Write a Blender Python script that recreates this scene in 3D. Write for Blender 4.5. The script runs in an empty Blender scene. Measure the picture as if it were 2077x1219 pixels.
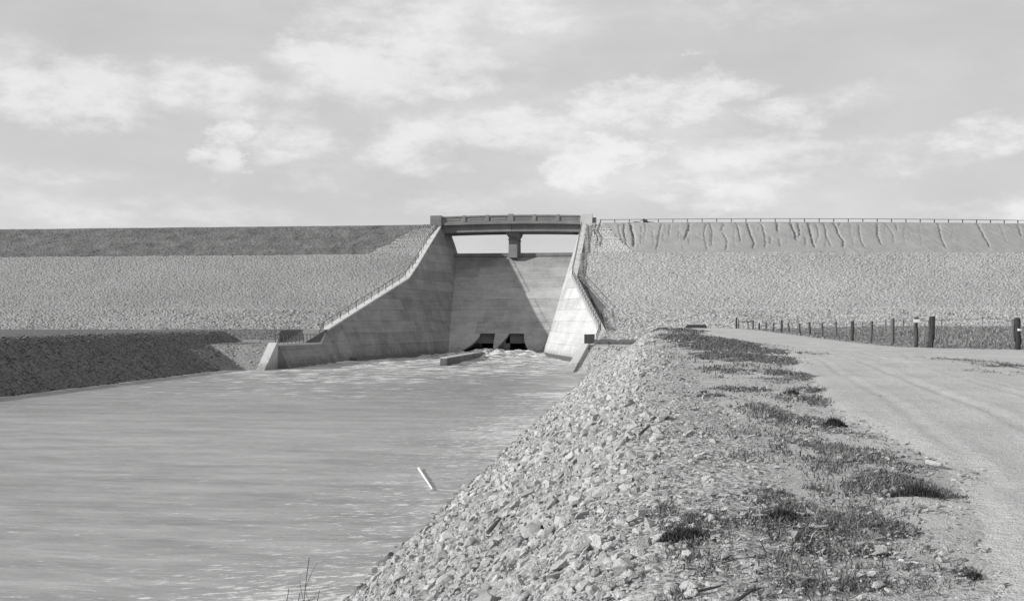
import bpy, bmesh, math, random
import numpy as np
from math import radians, sin, cos, pi
from mathutils import Vector, Matrix

random.seed(7)
rng = np.random.default_rng(11)
SC = bpy.context.scene
COL = SC.collection

# ------------------------------------------------------------------ camera, light, sky
TH = radians(7.2)
FPX, HOR, EYE = 2227.0, 645.0, 5.3            # focal length in photo pixels, horizon row, eye height over the water
FW = Vector((-sin(TH), cos(TH), 0)); RT = Vector((cos(TH), sin(TH), 0))
cam_d = bpy.data.cameras.new('camera')
cam = bpy.data.objects.new('camera', cam_d); COL.objects.link(cam)
cam.location = (0, 0, EYE)
cam.rotation_euler = (radians(90), 0, TH)
cam_d.sensor_width = 36.0
cam_d.lens = 36.0 * FPX / 2077.0
cam_d.shift_y = (HOR - 609.5) / 2077.0
cam_d.clip_start = 0.1; cam_d.clip_end = 9000
SC.camera = cam

SUN_DIR = Vector((1.0, 0.46, -0.46)).normalized()      # the way the light travels
sun_d = bpy.data.lights.new('sun', 'SUN')
sun_d.energy = 5.0; sun_d.angle = radians(0.6); sun_d.color = (1.0, 0.995, 0.985)
sun = bpy.data.objects.new('sun', sun_d); COL.objects.link(sun)
sun.rotation_euler = SUN_DIR.to_track_quat('-Z', 'Y').to_euler()
sun.location = (-60, 20, 60)
SUN_EL = math.asin(-SUN_DIR.z)
SUN_AZ = math.atan2(-SUN_DIR.x, -SUN_DIR.y)              # from +Y towards +X

SC.view_settings.view_transform = 'Standard'
SC.view_settings.look = 'None'
SC.view_settings.exposure = 0.06
SC.view_settings.gamma = 1.0
SC.view_settings.use_curve_mapping = False
SC.cycles.max_bounces = 6
SC.cycles.diffuse_bounces = 3
SC.cycles.glossy_bounces = 2

CLOUDS = [(150,190,120,50,1),(215,225,70,28,.8),(60,150,60,50,.5),(420,195,95,38,.8),(560,210,70,22,.5),(660,118,75,36,.95),
 (760,135,120,48,.9),(900,150,65,32,.7),(800,40,130,38,.6),(450,315,34,46,.95),(600,290,90,28,.7),(840,300,75,36,.8),
 (1050,262,120,26,.75),(1260,212,72,30,1.05),(1390,185,85,32,1.05),(1445,150,36,34,1.05),(1175,340,52,38,.9),(1245,305,58,18,.9),
 (1630,228,56,32,.85),(1560,325,115,38,.7),(1650,300,70,22,.65),(1800,300,90,22,.5),(2015,280,85,26,.9),(1460,402,90,18,.6),
 (2030,412,110,22,.6),(90,350,110,26,.5),(660,372,150,26,.35),(990,20,120,26,.5),(1560,8,160,30,.4),(1700,205,60,22,.4),
 (1880,330,90,18,.5),(300,420,200,22,.4),(900,400,150,22,.4)]

def build_world():
    w = bpy.data.worlds.new('World'); SC.world = w; w.use_nodes = True
    nt = w.node_tree; N = nt.nodes; L = nt.links; N.clear()
    out = N.new('ShaderNodeOutputWorld'); bg = N.new('ShaderNodeBackground'); L.new(bg.outputs[0], out.inputs[0])
    sky = N.new('ShaderNodeTexSky'); sky.sky_type = 'NISHITA'; sky.sun_disc = False
    sky.sun_elevation = SUN_EL; sky.sun_rotation = SUN_AZ
    bw = N.new('ShaderNodeRGBToBW'); L.new(sky.outputs[0], bw.inputs[0])
    tc = N.new('ShaderNodeTexCoord')
    def M(op, a, b=None, c=None, clamp=False):
        n = N.new('ShaderNodeMath'); n.operation = op; n.use_clamp = clamp
        for i, v in enumerate((a, b, c)):
            if v is None: continue
            if isinstance(v, (int, float)): n.inputs[i].default_value = v
            else: L.new(v, n.inputs[i])
        return n.outputs[0]
    def V(op, a, b=None):
        n = N.new('ShaderNodeVectorMath'); n.operation = op
        for i, v in enumerate((a, b)):
            if v is None: continue
            if isinstance(v, tuple): n.inputs[i].default_value = v
            else: L.new(v, n.inputs[i])
        return n
    def noise(vec, scale, detail=5, rough=.55):
        n = N.new('ShaderNodeTexNoise'); n.inputs['Scale'].default_value = scale
        n.inputs['Detail'].default_value = detail; n.inputs['Roughness'].default_value = rough
        L.new(vec, n.inputs['Vector']); return n
    d = tc.outputs['Generated']
    dr = V('DOT_PRODUCT', d, tuple(RT)).outputs['Value']; df = V('DOT_PRODUCT', d, tuple(FW)).outputs['Value']
    sp = N.new('ShaderNodeSeparateXYZ'); L.new(d, sp.inputs[0])
    az = M('ARCTAN2', dr, df); el = M('ARCSINE', sp.outputs[2])
    cb = N.new('ShaderNodeCombineXYZ'); L.new(az, cb.inputs[0]); L.new(el, cb.inputs[1])
    # 3-D direction, squeezed upright, for noise without a seam
    sq = V('MULTIPLY', d, (1, 1, 2.2)).outputs[0]
    nz = noise(sq, 13, 6, .68)
    off = V('MULTIPLY', V('SUBTRACT', nz.outputs['Color'], (.5, .5, .5)).outputs[0], (.13, .06, 0)).outputs[0]
    p = V('ADD', cb.outputs[0], off).outputs[0]
    acc = None
    for (x, y, rx, ry, a) in CLOUDS:
        u, v = (x - 1038.5) / FPX, (HOR - y) / FPX
        a0 = math.atan(u); e0 = math.atan(v * cos(a0))
        q = V('MULTIPLY', V('SUBTRACT', p, (a0, e0, 0)).outputs[0], (FPX / (rx * 1.75), FPX / (ry * 1.8), 0)).outputs[0]
        ln = V('DOT_PRODUCT', q, q).outputs['Value']
        g = M('MULTIPLY', M('SUBTRACT', 1.0, ln, clamp=True), a)
        acc = g if acc is None else M('MAXIMUM', acc, g)
    fine = noise(sq, 24, 7, .64).outputs['Fac']
    big = noise(V('MULTIPLY', d, (1, 1, 3.5)).outputs[0], 3.2, 5, .55).outputs['Fac']
    gen = M('ADD', M('MULTIPLY', M('SUBTRACT', big, .5), 2.2), M('MULTIPLY', M('SUBTRACT', fine, .5), .5))
    s = M('ADD', M('MULTIPLY', acc, M('SUBTRACT', M('MULTIPLY', fine, 2.6), .42)), gen)
    mr = N.new('ShaderNodeMapRange'); mr.interpolation_type = 'SMOOTHSTEP'; L.new(s, mr.inputs[0])
    mr.inputs[1].default_value = -.05; mr.inputs[2].default_value = 1.05
    cl = mr.outputs[0]
    gr = M('ADD', M('MULTIPLY', M('SUBTRACT', big, .5), 1.8), M('MULTIPLY', M('SUBTRACT', noise(sq, 7, 5, .6).outputs['Fac'], .5), 1.5))
    # high thin haze brightens towards the horizon
    hz = M('MULTIPLY', M('POWER', M('SUBTRACT', 1.0, M('ABSOLUTE', sp.outputs[2]), clamp=True), 5.0), .85)
    base = M('ADD', M('ADD', 5.15, hz), gr)
    base = M('ADD', base, M('MULTIPLY', M('MINIMUM', bw.outputs[0], 6.0), .13))
    tot = M('ADD', base, M('MULTIPLY', cl, 2.0))
    cc = N.new('ShaderNodeCombineColor')
    for i in range(3): L.new(tot, cc.inputs[i])
    L.new(cc.outputs[0], bg.inputs['Color']); bg.inputs['Strength'].default_value = 0.1
build_world()

# ------------------------------------------------------------------ helpers
def link(o, parent=None):
    COL.objects.link(o)
    if parent is not None: o.parent = parent
    return o
def tag(o, label=None, cat=None, group=None, kind=None):
    if label: o['label'] = label
    if cat: o['category'] = cat
    if group: o['group'] = group
    if kind: o['kind'] = kind
    return o
def empty(name, loc=(0, 0, 0), rz=0.0):
    o = bpy.data.objects.new(name, None); o.location = loc; o.rotation_euler = (0, 0, rz); o.empty_display_size = .2
    return link(o)
def mesh_np(name, v, f, mat=None, parent=None, smooth=False, attrs=None):
    """v (n,3) array; f (m,3) or (m,4) array."""
    v = np.asarray(v, dtype=np.float32); f = np.asarray(f, dtype=np.int32)
    me = bpy.data.meshes.new(name); k = f.shape[1]
    me.vertices.add(len(v)); me.vertices.foreach_set('co', v.ravel())
    me.loops.add(f.size); me.loops.foreach_set('vertex_index', f.ravel())
    me.polygons.add(len(f)); me.polygons.foreach_set('loop_start', np.arange(0, f.size, k, dtype=np.int32))
    me.polygons.foreach_set('use_smooth', np.full(len(f), smooth))
    if attrs:
        for an, a in attrs.items():
            at = me.attributes.new(an, 'FLOAT', 'POINT'); at.data.foreach_set('value', np.asarray(a, dtype=np.float32).ravel())
    me.update(calc_edges=True)
    if mat: me.materials.append(mat)
    return link(bpy.data.objects.new(name, me), parent)
def grid_faces(nr, nc):
    i = np.arange(nr * nc).reshape(nr, nc)
    return np.stack([i[:-1, :-1], i[:-1, 1:], i[1:, 1:], i[1:, :-1]], -1).reshape(-1, 4)
class MB:
    def __init__(s): s.v = []; s.f = []
    def add(s, vs, fs):
        b = len(s.v); s.v += [tuple(p) for p in vs]; s.f += [tuple(i + b for i in q) for q in fs]; return s
    def box(s, x0, x1, y0, y1, z0, z1):
        return s.hexa([(x0,y0,z0),(x1,y0,z0),(x1,y1,z0),(x0,y1,z0),(x0,y0,z1),(x1,y0,z1),(x1,y1,z1),(x0,y1,z1)])
    def hexa(s, p): return s.add(p, [(0,3,2,1),(4,5,6,7),(0,1,5,4),(1,2,6,5),(2,3,7,6),(3,0,4,7)])
    def tube(s, a, b, r, n=6, r2=None):
        a = Vector(a); b = Vector(b); d = (b - a).normalized()
        u = d.orthogonal().normalized(); w = d.cross(u); r2 = r if r2 is None else r2
        vs = [a + (u*cos(2*pi*i/n) + w*sin(2*pi*i/n))*r for i in range(n)] + [b + (u*cos(2*pi*i/n) + w*sin(2*pi*i/n))*r2 for i in range(n)]
        fs = [(i, (i+1) % n, n+(i+1) % n, n+i) for i in range(n)] + [tuple(range(n))[::-1], tuple(range(n, 2*n))]
        return s.add(vs, fs)
    def build(s, name, mat, parent=None, bevel=0, smooth=False):
        me = bpy.data.meshes.new(name); me.from_pydata(s.v, [], s.f)
        bm = bmesh.new(); bm.from_mesh(me); bmesh.ops.recalc_face_normals(bm, faces=bm.faces)
        if bevel:
            bmesh.ops.bevel(bm, geom=list(bm.edges), offset=bevel, segments=1, affect='EDGES')
        bm.to_mesh(me); bm.free()
        if smooth:
            for p in me.polygons: p.use_smooth = True
        me.materials.append(mat)
        return link(bpy.data.objects.new(name, me), parent)
def copy_tree(o, parent=None):
    c = o.copy(); COL.objects.link(c); c.parent = parent
    for ch in list(o.children): copy_tree(ch, c)
    return c

def proj(X, Y, Z):
    D = -sin(TH)*X + cos(TH)*Y; xc = cos(TH)*X + sin(TH)*Y
    return 1038.5 + FPX*xc/D, HOR - FPX*(Z-EYE)/D, D
def unp_z(x, y, z):
    D = FPX*(EYE-z)/(y-HOR); xc = (x-1038.5)/FPX*D
    return (-sin(TH)*D + cos(TH)*xc, cos(TH)*D + sin(TH)*xc)
def unp_y(x, y, Y):
    k = (x-1038.5)/FPX; D = Y/(cos(TH)+sin(TH)*k); xc = k*D
    return (-sin(TH)*D + cos(TH)*xc, Y, EYE + (HOR-y)/FPX*D)
def unp_d(x, y, D):
    xc = (x-1038.5)/FPX*D
    return (-sin(TH)*D + cos(TH)*xc, cos(TH)*D + sin(TH)*xc, EYE + (HOR-y)/FPX*D)

def hash2(ix, iy, seed):
    h = (ix.astype(np.int64)*374761393 + iy.astype(np.int64)*668265263 + seed*1442695041) & 0xFFFFFFFF
    h = ((h ^ (h >> 13))*1274126177) & 0xFFFFFFFF
    return ((h ^ (h >> 16)) & 0xFFFFFF) / float(0xFFFFFF)
def vnoise(x, y, seed=0):
    ix = np.floor(x); iy = np.floor(y); fx = x-ix; fy = y-iy
    fx = fx*fx*(3-2*fx); fy = fy*fy*(3-2*fy)
    a = hash2(ix, iy, seed); b = hash2(ix+1, iy, seed); c = hash2(ix, iy+1, seed); d = hash2(ix+1, iy+1, seed)
    return (a*(1-fx)+b*fx)*(1-fy) + (c*(1-fx)+d*fx)*fy - .5
def fbm(x, y, seed=0, oct=4):
    s = 0; a = 1.0
    for o in range(oct): s = s + a*vnoise(x*2**o, y*2**o, seed+o*17); a *= .5
    return s
def sst(a, b, x): t = np.clip((x-a)/(b-a), 0, 1); return t*t*(3-2*t)

# ------------------------------------------------------------------ materials
def mat_new(name, rough=.9, spec=.25):
    m = bpy.data.materials.new(name); m.use_nodes = True
    b = m.node_tree.nodes['Principled BSDF']; b.inputs['Roughness'].default_value = rough
    b.inputs['Specular IOR Level'].default_value = spec
    return m, m.node_tree, b
class NT:
    def __init__(s, nt): s.nt = nt; s.N = nt.nodes; s.L = nt.links
    def co(s, scale=(1, 1, 1), kind='Object'):
        t = s.N.new('ShaderNodeTexCoord'); mp = s.N.new('ShaderNodeMapping'); mp.inputs['Scale'].default_value = scale
        s.L.new(t.outputs[kind], mp.inputs[0]); return mp.outputs[0]
    def wco(s, scale=(1, 1, 1)):
        t = s.N.new('ShaderNodeNewGeometry'); mp = s.N.new('ShaderNodeMapping'); mp.inputs['Scale'].default_value = scale
        s.L.new(t.outputs['Position'], mp.inputs[0]); return mp.outputs[0]
    def noise(s, vec, scale, detail=4, rough=.6):
        n = s.N.new('ShaderNodeTexNoise'); n.inputs['Scale'].default_value = scale
        n.inputs['Detail'].default_value = detail; n.inputs['Roughness'].default_value = rough
        s.L.new(vec, n.inputs['Vector']); return n.outputs['Fac']
    def vor(s, vec, scale, out='Color', rnd=1.0):
        n = s.N.new('ShaderNodeTexVoronoi'); n.inputs['Scale'].default_value = scale; n.inputs['Randomness'].default_value = rnd
        s.L.new(vec, n.inputs['Vector'])
        if out == 'Color':
            q = s.N.new('ShaderNodeSeparateColor'); s.L.new(n.outputs['Color'], q.inputs[0]); return q.outputs[0]
        return n.outputs[out]
    def m(s, op, a, b=None, c=None, clamp=False):
        n = s.N.new('ShaderNodeMath'); n.operation = op; n.use_clamp = clamp
        for i, v in enumerate((a, b, c)):
            if v is None: continue
            if isinstance(v, (int, float)): n.inputs[i].default_value = v
            else: s.L.new(v, n.inputs[i])
        return n.outputs[0]
    def rng(s, v, a, b, c=0.0, d=1.0, smooth=False):
        n = s.N.new('ShaderNodeMapRange'); n.interpolation_type = 'SMOOTHSTEP' if smooth else 'LINEAR'
        s.L.new(v, n.inputs[0])
        for i, x in enumerate((a, b, c, d)): n.inputs[i+1].default_value = x
        return n.outputs[0]
    def attr(s, name):
        n = s.N.new('ShaderNodeAttribute'); n.attribute_name = name; return n.outputs['Fac']
    def rand(s): return s.N.new('ShaderNodeObjectInfo').outputs['Random']
    def grey(s, v, inp):
        c = s.N.new('ShaderNodeCombineColor')
        for i in range(3): s.L.new(v, c.inputs[i])
        s.L.new(c.outputs[0], inp)
    def bump(s, h, strength, dist, bsdf):
        n = s.N.new('ShaderNodeBump'); n.inputs['Strength'].default_value = strength; n.inputs['Distance'].default_value = dist
        s.L.new(h, n.inputs['Height']); s.L.new(n.outputs[0], bsdf.inputs['Normal'])

def m_rubble(name, lo, hi, cell=3.2, bump=.6, dist=.12, use_pale=False):
    m, nt, b = mat_new(name); t = NT(nt); w = t.wco()
    c = t.vor(w, cell); c2 = t.vor(w, cell*2.3); n = t.noise(w, .12, 4)
    v = t.m('ADD', t.m('MULTIPLY', c, .6), t.m('MULTIPLY', c2, .4))
    v = t.m('ADD', t.m('MULTIPLY', v, .8), t.m('MULTIPLY', n, .3))
    v = t.rng(v, .1, .95, lo, hi)
    if use_pale:
        v = t.m('MULTIPLY', v, t.m('ADD', 1.0, t.m('MULTIPLY', t.attr('pale'), 1.0)))
    t.grey(v, b.inputs['Base Color'])
    h = t.m('ADD', t.m('MULTIPLY', t.vor(w, cell, 'Distance'), -1.0), t.m('MULTIPLY', t.noise(w, cell*4, 3), .4))
    t.bump(h, bump, dist, b)
    return m
def m_soil(name, lo, hi, scale=1.0, bump=.4, attr=None):
    m, nt, b = mat_new(name); t = NT(nt); w = t.wco()
    n1 = t.noise(w, .22*scale, 5, .65); n2 = t.noise(w, 5*scale, 4, .7); n3 = t.noise(w, 30*scale, 2)
    v = t.m('ADD', t.m('ADD', t.m('MULTIPLY', n1, .5), t.m('MULTIPLY', n2, .35)), t.m('MULTIPLY', n3, .15))
    v = t.rng(v, .33, .67, lo, hi)
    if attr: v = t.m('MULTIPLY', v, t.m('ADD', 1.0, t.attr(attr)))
    t.grey(v, b.inputs['Base Color'])
    t.bump(t.m('ADD', n2, t.m('MULTIPLY', n3, .4)), bump, .15, b)
    return m
def m_stone(name, lo, hi, per_island=True):
    m, nt, b = mat_new(name, .9, .2); t = NT(nt); w = t.wco()
    if per_island: r = t.N.new('ShaderNodeNewGeometry').outputs['Random Per Island']
    else: r = t.rand()
    n = t.noise(w, 14, 4, .7)
    v = t.m('ADD', t.m('MULTIPLY', r, .6), t.m('MULTIPLY', n, .5))
    sp = t.N.new('ShaderNodeSeparateXYZ'); t.L.new(w, sp.inputs[0])
    wet = t.rng(sp.outputs[2], .06, .22, .5, 1.0, True)
    t.grey(t.m('MULTIPLY', t.rng(v, .15, .95, lo, hi), wet), b.inputs['Base Color'])
    t.bump(t.m('ADD', t.noise(w, 11, 5, .75), t.m('MULTIPLY', t.noise(w, 60, 3), .4)), .9, .05, b)
    return m
def m_concrete(name, lo, hi, streak=.5):
    m, nt, b = mat_new(name, .85, .25); t = NT(nt); w = t.wco()
    big = t.noise(w, .35, 5, .65)
    st = t.noise(t.wco((2.2, 2.2, .12)), 1.0, 4, .7)               # water streaks run down
    bd = t.noise(t.wco((.15, .15, 5.5)), 1.0, 3, .6)                # board marks
    fi = t.noise(w, 9, 3)
    v = t.m('ADD', t.m('MULTIPLY', big, .4), t.m('MULTIPLY', st, .3*streak+.05))
    v = t.m('ADD', v, t.m('MULTIPLY', bd, .22)); v = t.m('ADD', v, t.m('MULTIPLY', fi, .12))
    v = t.m('ADD', v, t.m('MULTIPLY', t.m('SUBTRACT', t.rand(), .5), .13))
    sp = t.N.new('ShaderNodeSeparateXYZ'); t.L.new(w, sp.inputs[0])
    wet = t.rng(t.m('ADD', sp.outputs[2], t.m('MULTIPLY', t.m('SUBTRACT', st, .5), 3.0)), .1, 1.3, .55, 1.0, True)
    t.grey(t.m('MULTIPLY', t.rng(v, .34, .60, lo, hi), wet), b.inputs['Base Color'])
    t.bump(t.m('ADD', t.m('MULTIPLY', bd, .8), t.m('MULTIPLY', fi, .4)), .3, .05, b)
    return m
def m_plain(name, g, rough=.7, spec=.3, var=.3, scale=6):
    m, nt, b = mat_new(name, rough, spec); t = NT(nt)
    n = t.noise(t.wco(), scale, 4)
    t.grey(t.rng(n, .3, .7, g*(1-var), g*(1+var)), b.inputs['Base Color'])
    t.bump(t.noise(t.wco(), scale*4, 3), .3, .02, b)
    return m
def m_wood(name, lo, hi):
    m, nt, b = mat_new(name, .9, .15); t = NT(nt)
    n = t.noise(t.co((22, 22, 2)), 1.0, 4, .7)
    t.grey(t.rng(t.m('ADD', n, t.m('MULTIPLY', t.rand(), .15)), .35, .75, lo, hi), b.inputs['Base Color'])
    t.bump(n, .6, .02, b)
    return m
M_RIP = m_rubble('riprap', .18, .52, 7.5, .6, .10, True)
M_RIPL = m_rubble('riprap_dark', .12, .36, 7.5, .6, .10, True)  # darker riprap for the left face of the dam
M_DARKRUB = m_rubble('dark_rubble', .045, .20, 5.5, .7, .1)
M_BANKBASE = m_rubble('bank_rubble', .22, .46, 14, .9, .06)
M_SOILR = m_soil('bare_soil', .25, .35, 1.0, .35, 'gul')
M_SOILL = m_soil('grassed_soil', .065, .24, 1.7, 1.0)
M_GROUND = m_soil('gravelly_ground', .29, .49, 2.2, .5)
M_ROAD = m_soil('dirt_road', .35, .53, 2.0, .6)
M_BED = m_soil('river_bed_soil', .15, .3, 1)
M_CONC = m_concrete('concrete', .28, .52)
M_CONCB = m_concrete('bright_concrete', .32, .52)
M_CONCD = m_concrete('shade_toned_concrete', .15, .32, .25)  # darker copy of the wall concrete: the left wall's shade put into colour
M_WEIR = m_concrete('spillway_concrete', .21, .41)
M_BRID = m_concrete('weathered_bridge_concrete', .13, .24)
M_COPE = m_concrete('pale_coping_concrete', .44, .58, .2)
M_STONE = m_stone('bank_stone', .24, .53)
M_STONEO = m_stone('bank_stone_single', .27, .53, False)
M_PEB = m_stone('pebble', .20, .50)
M_IRON = m_plain('dark_iron', .05, .6, .4)
M_GALV = m_plain('weathered_iron', .09, .6, .4)
M_WOOD = m_wood('weathered_timber', .05, .14)
M_WOODD = m_wood('dark_timber', .025, .07)
M_WOODP = m_wood('pale_timber', .25, .45)
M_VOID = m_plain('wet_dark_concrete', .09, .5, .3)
M_PALE = m_plain('whitish_paint', .62, .8, .2, .15)
M_PALEST = m_stone('pale_limestone', .55, .75, False)
def m_grass(name, lo, hi):
    m, nt, b = mat_new(name, .85, .15); t = NT(nt)
    r = t.N.new('ShaderNodeNewGeometry').outputs['Random Per Island']
    n = t.noise(t.wco(), .8, 3)
    t.grey(t.rng(t.m('ADD', t.m('MULTIPLY', r, .6), t.m('MULTIPLY', n, .4)), .1, .9, lo, hi), b.inputs['Base Color'])
    return m
M_GRASS = m_grass('verge_grass', .045, .21)
M_FIELD = m_grass('field_grass', .07, .30)
M_WEED = m_grass('dark_weed', .025, .07)
M_TWIG = m_plain('twig', .07, .9, .1)

def m_water():
    m, nt, b = mat_new('river_water', .3, .5); t = NT(nt)
    # long drawn-out streaks that cross the current, foam where the attribute calls for it
    a = t.noise(t.wco((.16, .75, 1)), 1.0, 7, .72)
    a2 = t.noise(t.wco((.75, 3.4, 1)), 1.0, 6, .74)
    a3 = t.noise(t.wco((1.6, 9.0, 1)), 1.0, 4, .7)
    def rot(sc, ang):
        v = t.wco((1, 1, 1)); mp = t.N.new('ShaderNodeMapping'); mp.inputs['Rotation'].default_value = (0, 0, ang); t.L.new(v, mp.inputs[0])
        m2 = t.N.new('ShaderNodeMapping'); m2.inputs['Scale'].default_value = sc; t.L.new(mp.outputs[0], m2.inputs[0]); return m2.outputs[0]
    d1 = t.noise(rot((2.3, 7.0, 1), -.5), 1.0, 3, .6)
    d2 = t.noise(rot((.6, 1.6, 1), -.4), 1.0, 3, .6)
    foam_at = t.attr('foam')
    fz = t.m('ADD', t.m('ADD', t.m('MULTIPLY', a2, .22), t.m('MULTIPLY', a3, .13)), t.m('ADD', t.m('MULTIPLY', d1, .48), t.m('MULTIPLY', d2, .17)))
    n4 = t.noise(rot((.42, 1.0, 1), -.25), 1.0, 4, .65)
    ffar = t.m('ADD', t.m('ADD', t.m('MULTIPLY', n4, .62), t.m('MULTIPLY', a2, .38)), -.0)
    spw = t.N.new('ShaderNodeSeparateXYZ'); t.L.new(t.wco(), spw.inputs[0])
    kf = t.rng(spw.outputs[1], 48, 95, 0, 1, True)
    fz = t.m('ADD', t.m('MULTIPLY', fz, t.m('SUBTRACT', 1.0, kf)), t.m('MULTIPLY', ffar, kf))
    foam = t.rng(t.m('ADD', t.m('MULTIPLY', t.m('SUBTRACT', fz, .5), 8.5), t.m('SUBTRACT', foam_at, .10)), .35, .85, 0, 1, True)
    v = t.m('ADD', t.m('MULTIPLY', a, .6), t.m('MULTIPLY', a2, .4))
    body = t.rng(v, .37, .63, .17, .37)
    body = t.m('MULTIPLY', body, t.m('ADD', 1.0, t.attr('murk')))
    mix = t.m('ADD', t.m('MULTIPLY', body, t.m('SUBTRACT', 1.0, foam)), t.m('MULTIPLY', foam, .60))
    t.grey(mix, b.inputs['Base Color'])
    t.L.new(t.m('ADD', .30, t.m('MULTIPLY', foam, .5)), b.inputs['Roughness'])
    t.L.new(t.m('MULTIPLY', t.m('SUBTRACT', 1.0, foam), .42), b.inputs['Specular IOR Level'])
    b.inputs['IOR'].default_value = 1.33
    h = t.m('ADD', t.m('MULTIPLY', a2, .7), t.m('ADD', t.m('MULTIPLY', a3, .25), t.m('MULTIPLY', foam, .15)))
    t.bump(h, .55, .12, b)
    return m
M_WATER = m_water()

# ------------------------------------------------------------------ the lie of the land
XA = -22.7                                    # axis of the outlet channel
PY = np.array([60, 108, 118, 125, 130, 142, 143.6, 164, 165.6, 178.0, 186, 240])
PZ = np.array([-2, 0.0, 1.6, 2.75, 3.7, 6.5, 6.6, 14.95, 15.1, 20.65, 20.65, 0])
def bend(X): return np.where(X > -8, .0021*(np.maximum(X, -8)+8)**2, 0.0)*np.where(X > 80, 0, 1) + np.where(X > 80, 16.3+(X-80)*.37, 0)
def prof(Y): return np.interp(Y, PY, PZ)
WY = np.array([111, 127, 130, 154, 160, 165.6, 178, 191.0])
WT = np.array([16.0, 16.2, 16.6, 11.6, 11.6, 11.6, 11.6, 11.6])       # half distance of the wall tops
WZ = np.array([2.55, 2.35, 3.75, 11.05, 13.2, 15.45, 20.35, 20.35])
WBY = np.array([108, 111, 130, 134, 142, 148, 154, 160, 165.6, 178, 191])
WB = np.array([14.9, 14.9, 14.5, 13.6, 11.3, 9.4, 7.8, 7.0, 6.5, 5.2, 4.7])  # half distance of the wall faces at the water
def wtop(Y): return np.interp(Y, WY, WT)
def wz(Y): return np.interp(Y, WY, WZ)
def wbase(Y): return np.interp(Y, WBY, WB)
BR, BL = -5.65, -43.2                         # water lines of the channel banks
def plateau(X, Y):
    z = 3.7 + .38*sst(55, 122, Y)
    z = np.where(X < -20, 3.8 + .05*sst(60, 120, Y), z)
    z = z + .15*sst(13, 26, X)*sst(62, 90, Y)
    z = z - .18*sst(14, 30, X)*(1-sst(50, 62, Y))
    return z
def soft_min(a, b, k=.35): h = np.clip(.5+.5*(b-a)/k, 0, 1); return b*(1-h)+a*h - k*h*(1-h)
def soft_max(a, b, k=.3): return -soft_min(-a, -b, k)
def terrain(X, Y):
    p = plateau(X, Y)
    zr = soft_min((X-BR)/1.5, p, .5)
    zl = soft_min((BL-X)/1.5, p, .4)
    z = np.maximum(np.maximum(zr, zl), -1.6)
    ramp = np.clip((Y-107.2)/1.45, -2, 2.5)
    inshelf = ((X > XA+16.5) | ((X > XA+14.9) & (X < XA+18) & (Y < 110.6)) | (X < XA-16.5)) & (Y > 104)
    z = np.where(inshelf, np.maximum(z, np.minimum(ramp, 2.5)), z)
    # a steep dark step of ground at the back of the left shelf, a low one at the right
    stepl = np.clip(2.5 + (Y-121.0)/.5, 2.5, 3.9)
    z = np.where((X < XA-19.4) & (X > -60) & (Y > 120.5), np.maximum(z, stepl), z)
    z = np.where((X < XA-16.5) & (X >= XA-19.4) & (Y > 120.5), np.maximum(z, np.clip(2.5+(Y-121.5)*.17, 2.5, 3.9)), z)
    chan = ~((X > XA+14.9) & (Y < 110.6)) & (X < XA+16.5) & (X > XA-16.5) & (Y > 100)
    return np.where(chan, -1.6, z)

def axis_coords(parts):
    out = []
    for a, b, d in parts: out.append(np.arange(a, b, d))
    return np.concatenate(out + [np.array([parts[-1][1]])])
gx = axis_coords([(-3000, -600, 400), (-600, -150, 50), (-150, -62, 8), (-62, -44, .5), (-44, -37, .3), (-37, -9, 3), (-9, -6.2, .4), (-6.2, 4, .12), (4, 20, .4), (20, 70, 1.5), (70, 150, 10), (150, 600, 50), (600, 3000, 400)])
gy = axis_coords([(-400, -40, 40), (-40, 2, 3), (2, 22, .12), (22, 50, .25), (50, 104, .5), (104, 132, .35), (132, 150, 1.5), (150, 300, 30), (300, 3000, 300)])
GX, GY = np.meshgrid(gx, gy)
GZ = terrain(GX, GY)
near = (GX > -7) & (GX < 3.5) & (GY > 0) & (GY < 110)
slope_m = sst(1.2, -.8, GX)*(GX < 2)
GZ = GZ + np.where(near, fbm(GX*3.1, GY*3.1, 3, 3)*(.03 + .05*slope_m), 0)
GZ = GZ + np.where(GX > 2, fbm(GX*.35, GY*.35, 9, 3)*.05, 0)
gullied = (GX < -43) & (GX > -62)
GZ = GZ + np.where(gullied & (GY > 30), fbm(GX*1.3, GY*1.3, 5, 3)*.08, 0)
# under the dam the sheet drops out of sight
GZ = np.where(GY > 134+bend(GX), np.minimum(GZ, 2.0), GZ)
GZ = np.where(GY > 290, 2.0, GZ)
# split the one sheet by face: earth, dark left bank, river bank
fc = grid_faces(len(gy), len(gx)); V0 = np.stack([GX, GY, GZ], -1).reshape(-1, 3)
fcen = V0[fc].mean(1)
cx_, cy_, cz_ = fcen.T
sel_bank = (cx_ > -6.4) & (cx_ < 1.2) & (cy_ > -10) & (cy_ < 124) & (cz_ > -1.2)
sel_shelf = ((cx_ > XA+14.7) | ((cx_ < XA-16.4) & (cx_ > -47.6))) & (cy_ > 106) & (cy_ < 121.2) & (cz_ > -1.2) & ((cx_ > -46.6 + .0*cy_))
sel_shelf |= (cx_ < XA-16.4) & (cx_ > -42.0) & (cy_ > 106) & (cy_ < 136)
sel_shelf &= ~sel_bank | ((cx_ < BR + cz_*1.5 - .4))
sel_left = (cx_ < -36) & (cx_ > -160) & (cy_ > -30) & (cz_ > -1.2) & ~sel_shelf
sel_bank &= ~sel_shelf
def submesh(name, sel, mat, **k):
    f = fc[sel]; u, inv = np.unique(f, return_inverse=True)
    return mesh_np(name, V0[u], inv.reshape(f.shape), mat, **k)
tag(submesh('ground', ~(sel_bank | sel_left | sel_shelf), M_GROUND, smooth=True), kind='structure')
BANK = tag(submesh('river_bank', sel_bank, M_BANKBASE, smooth=False), kind='structure')
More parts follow.
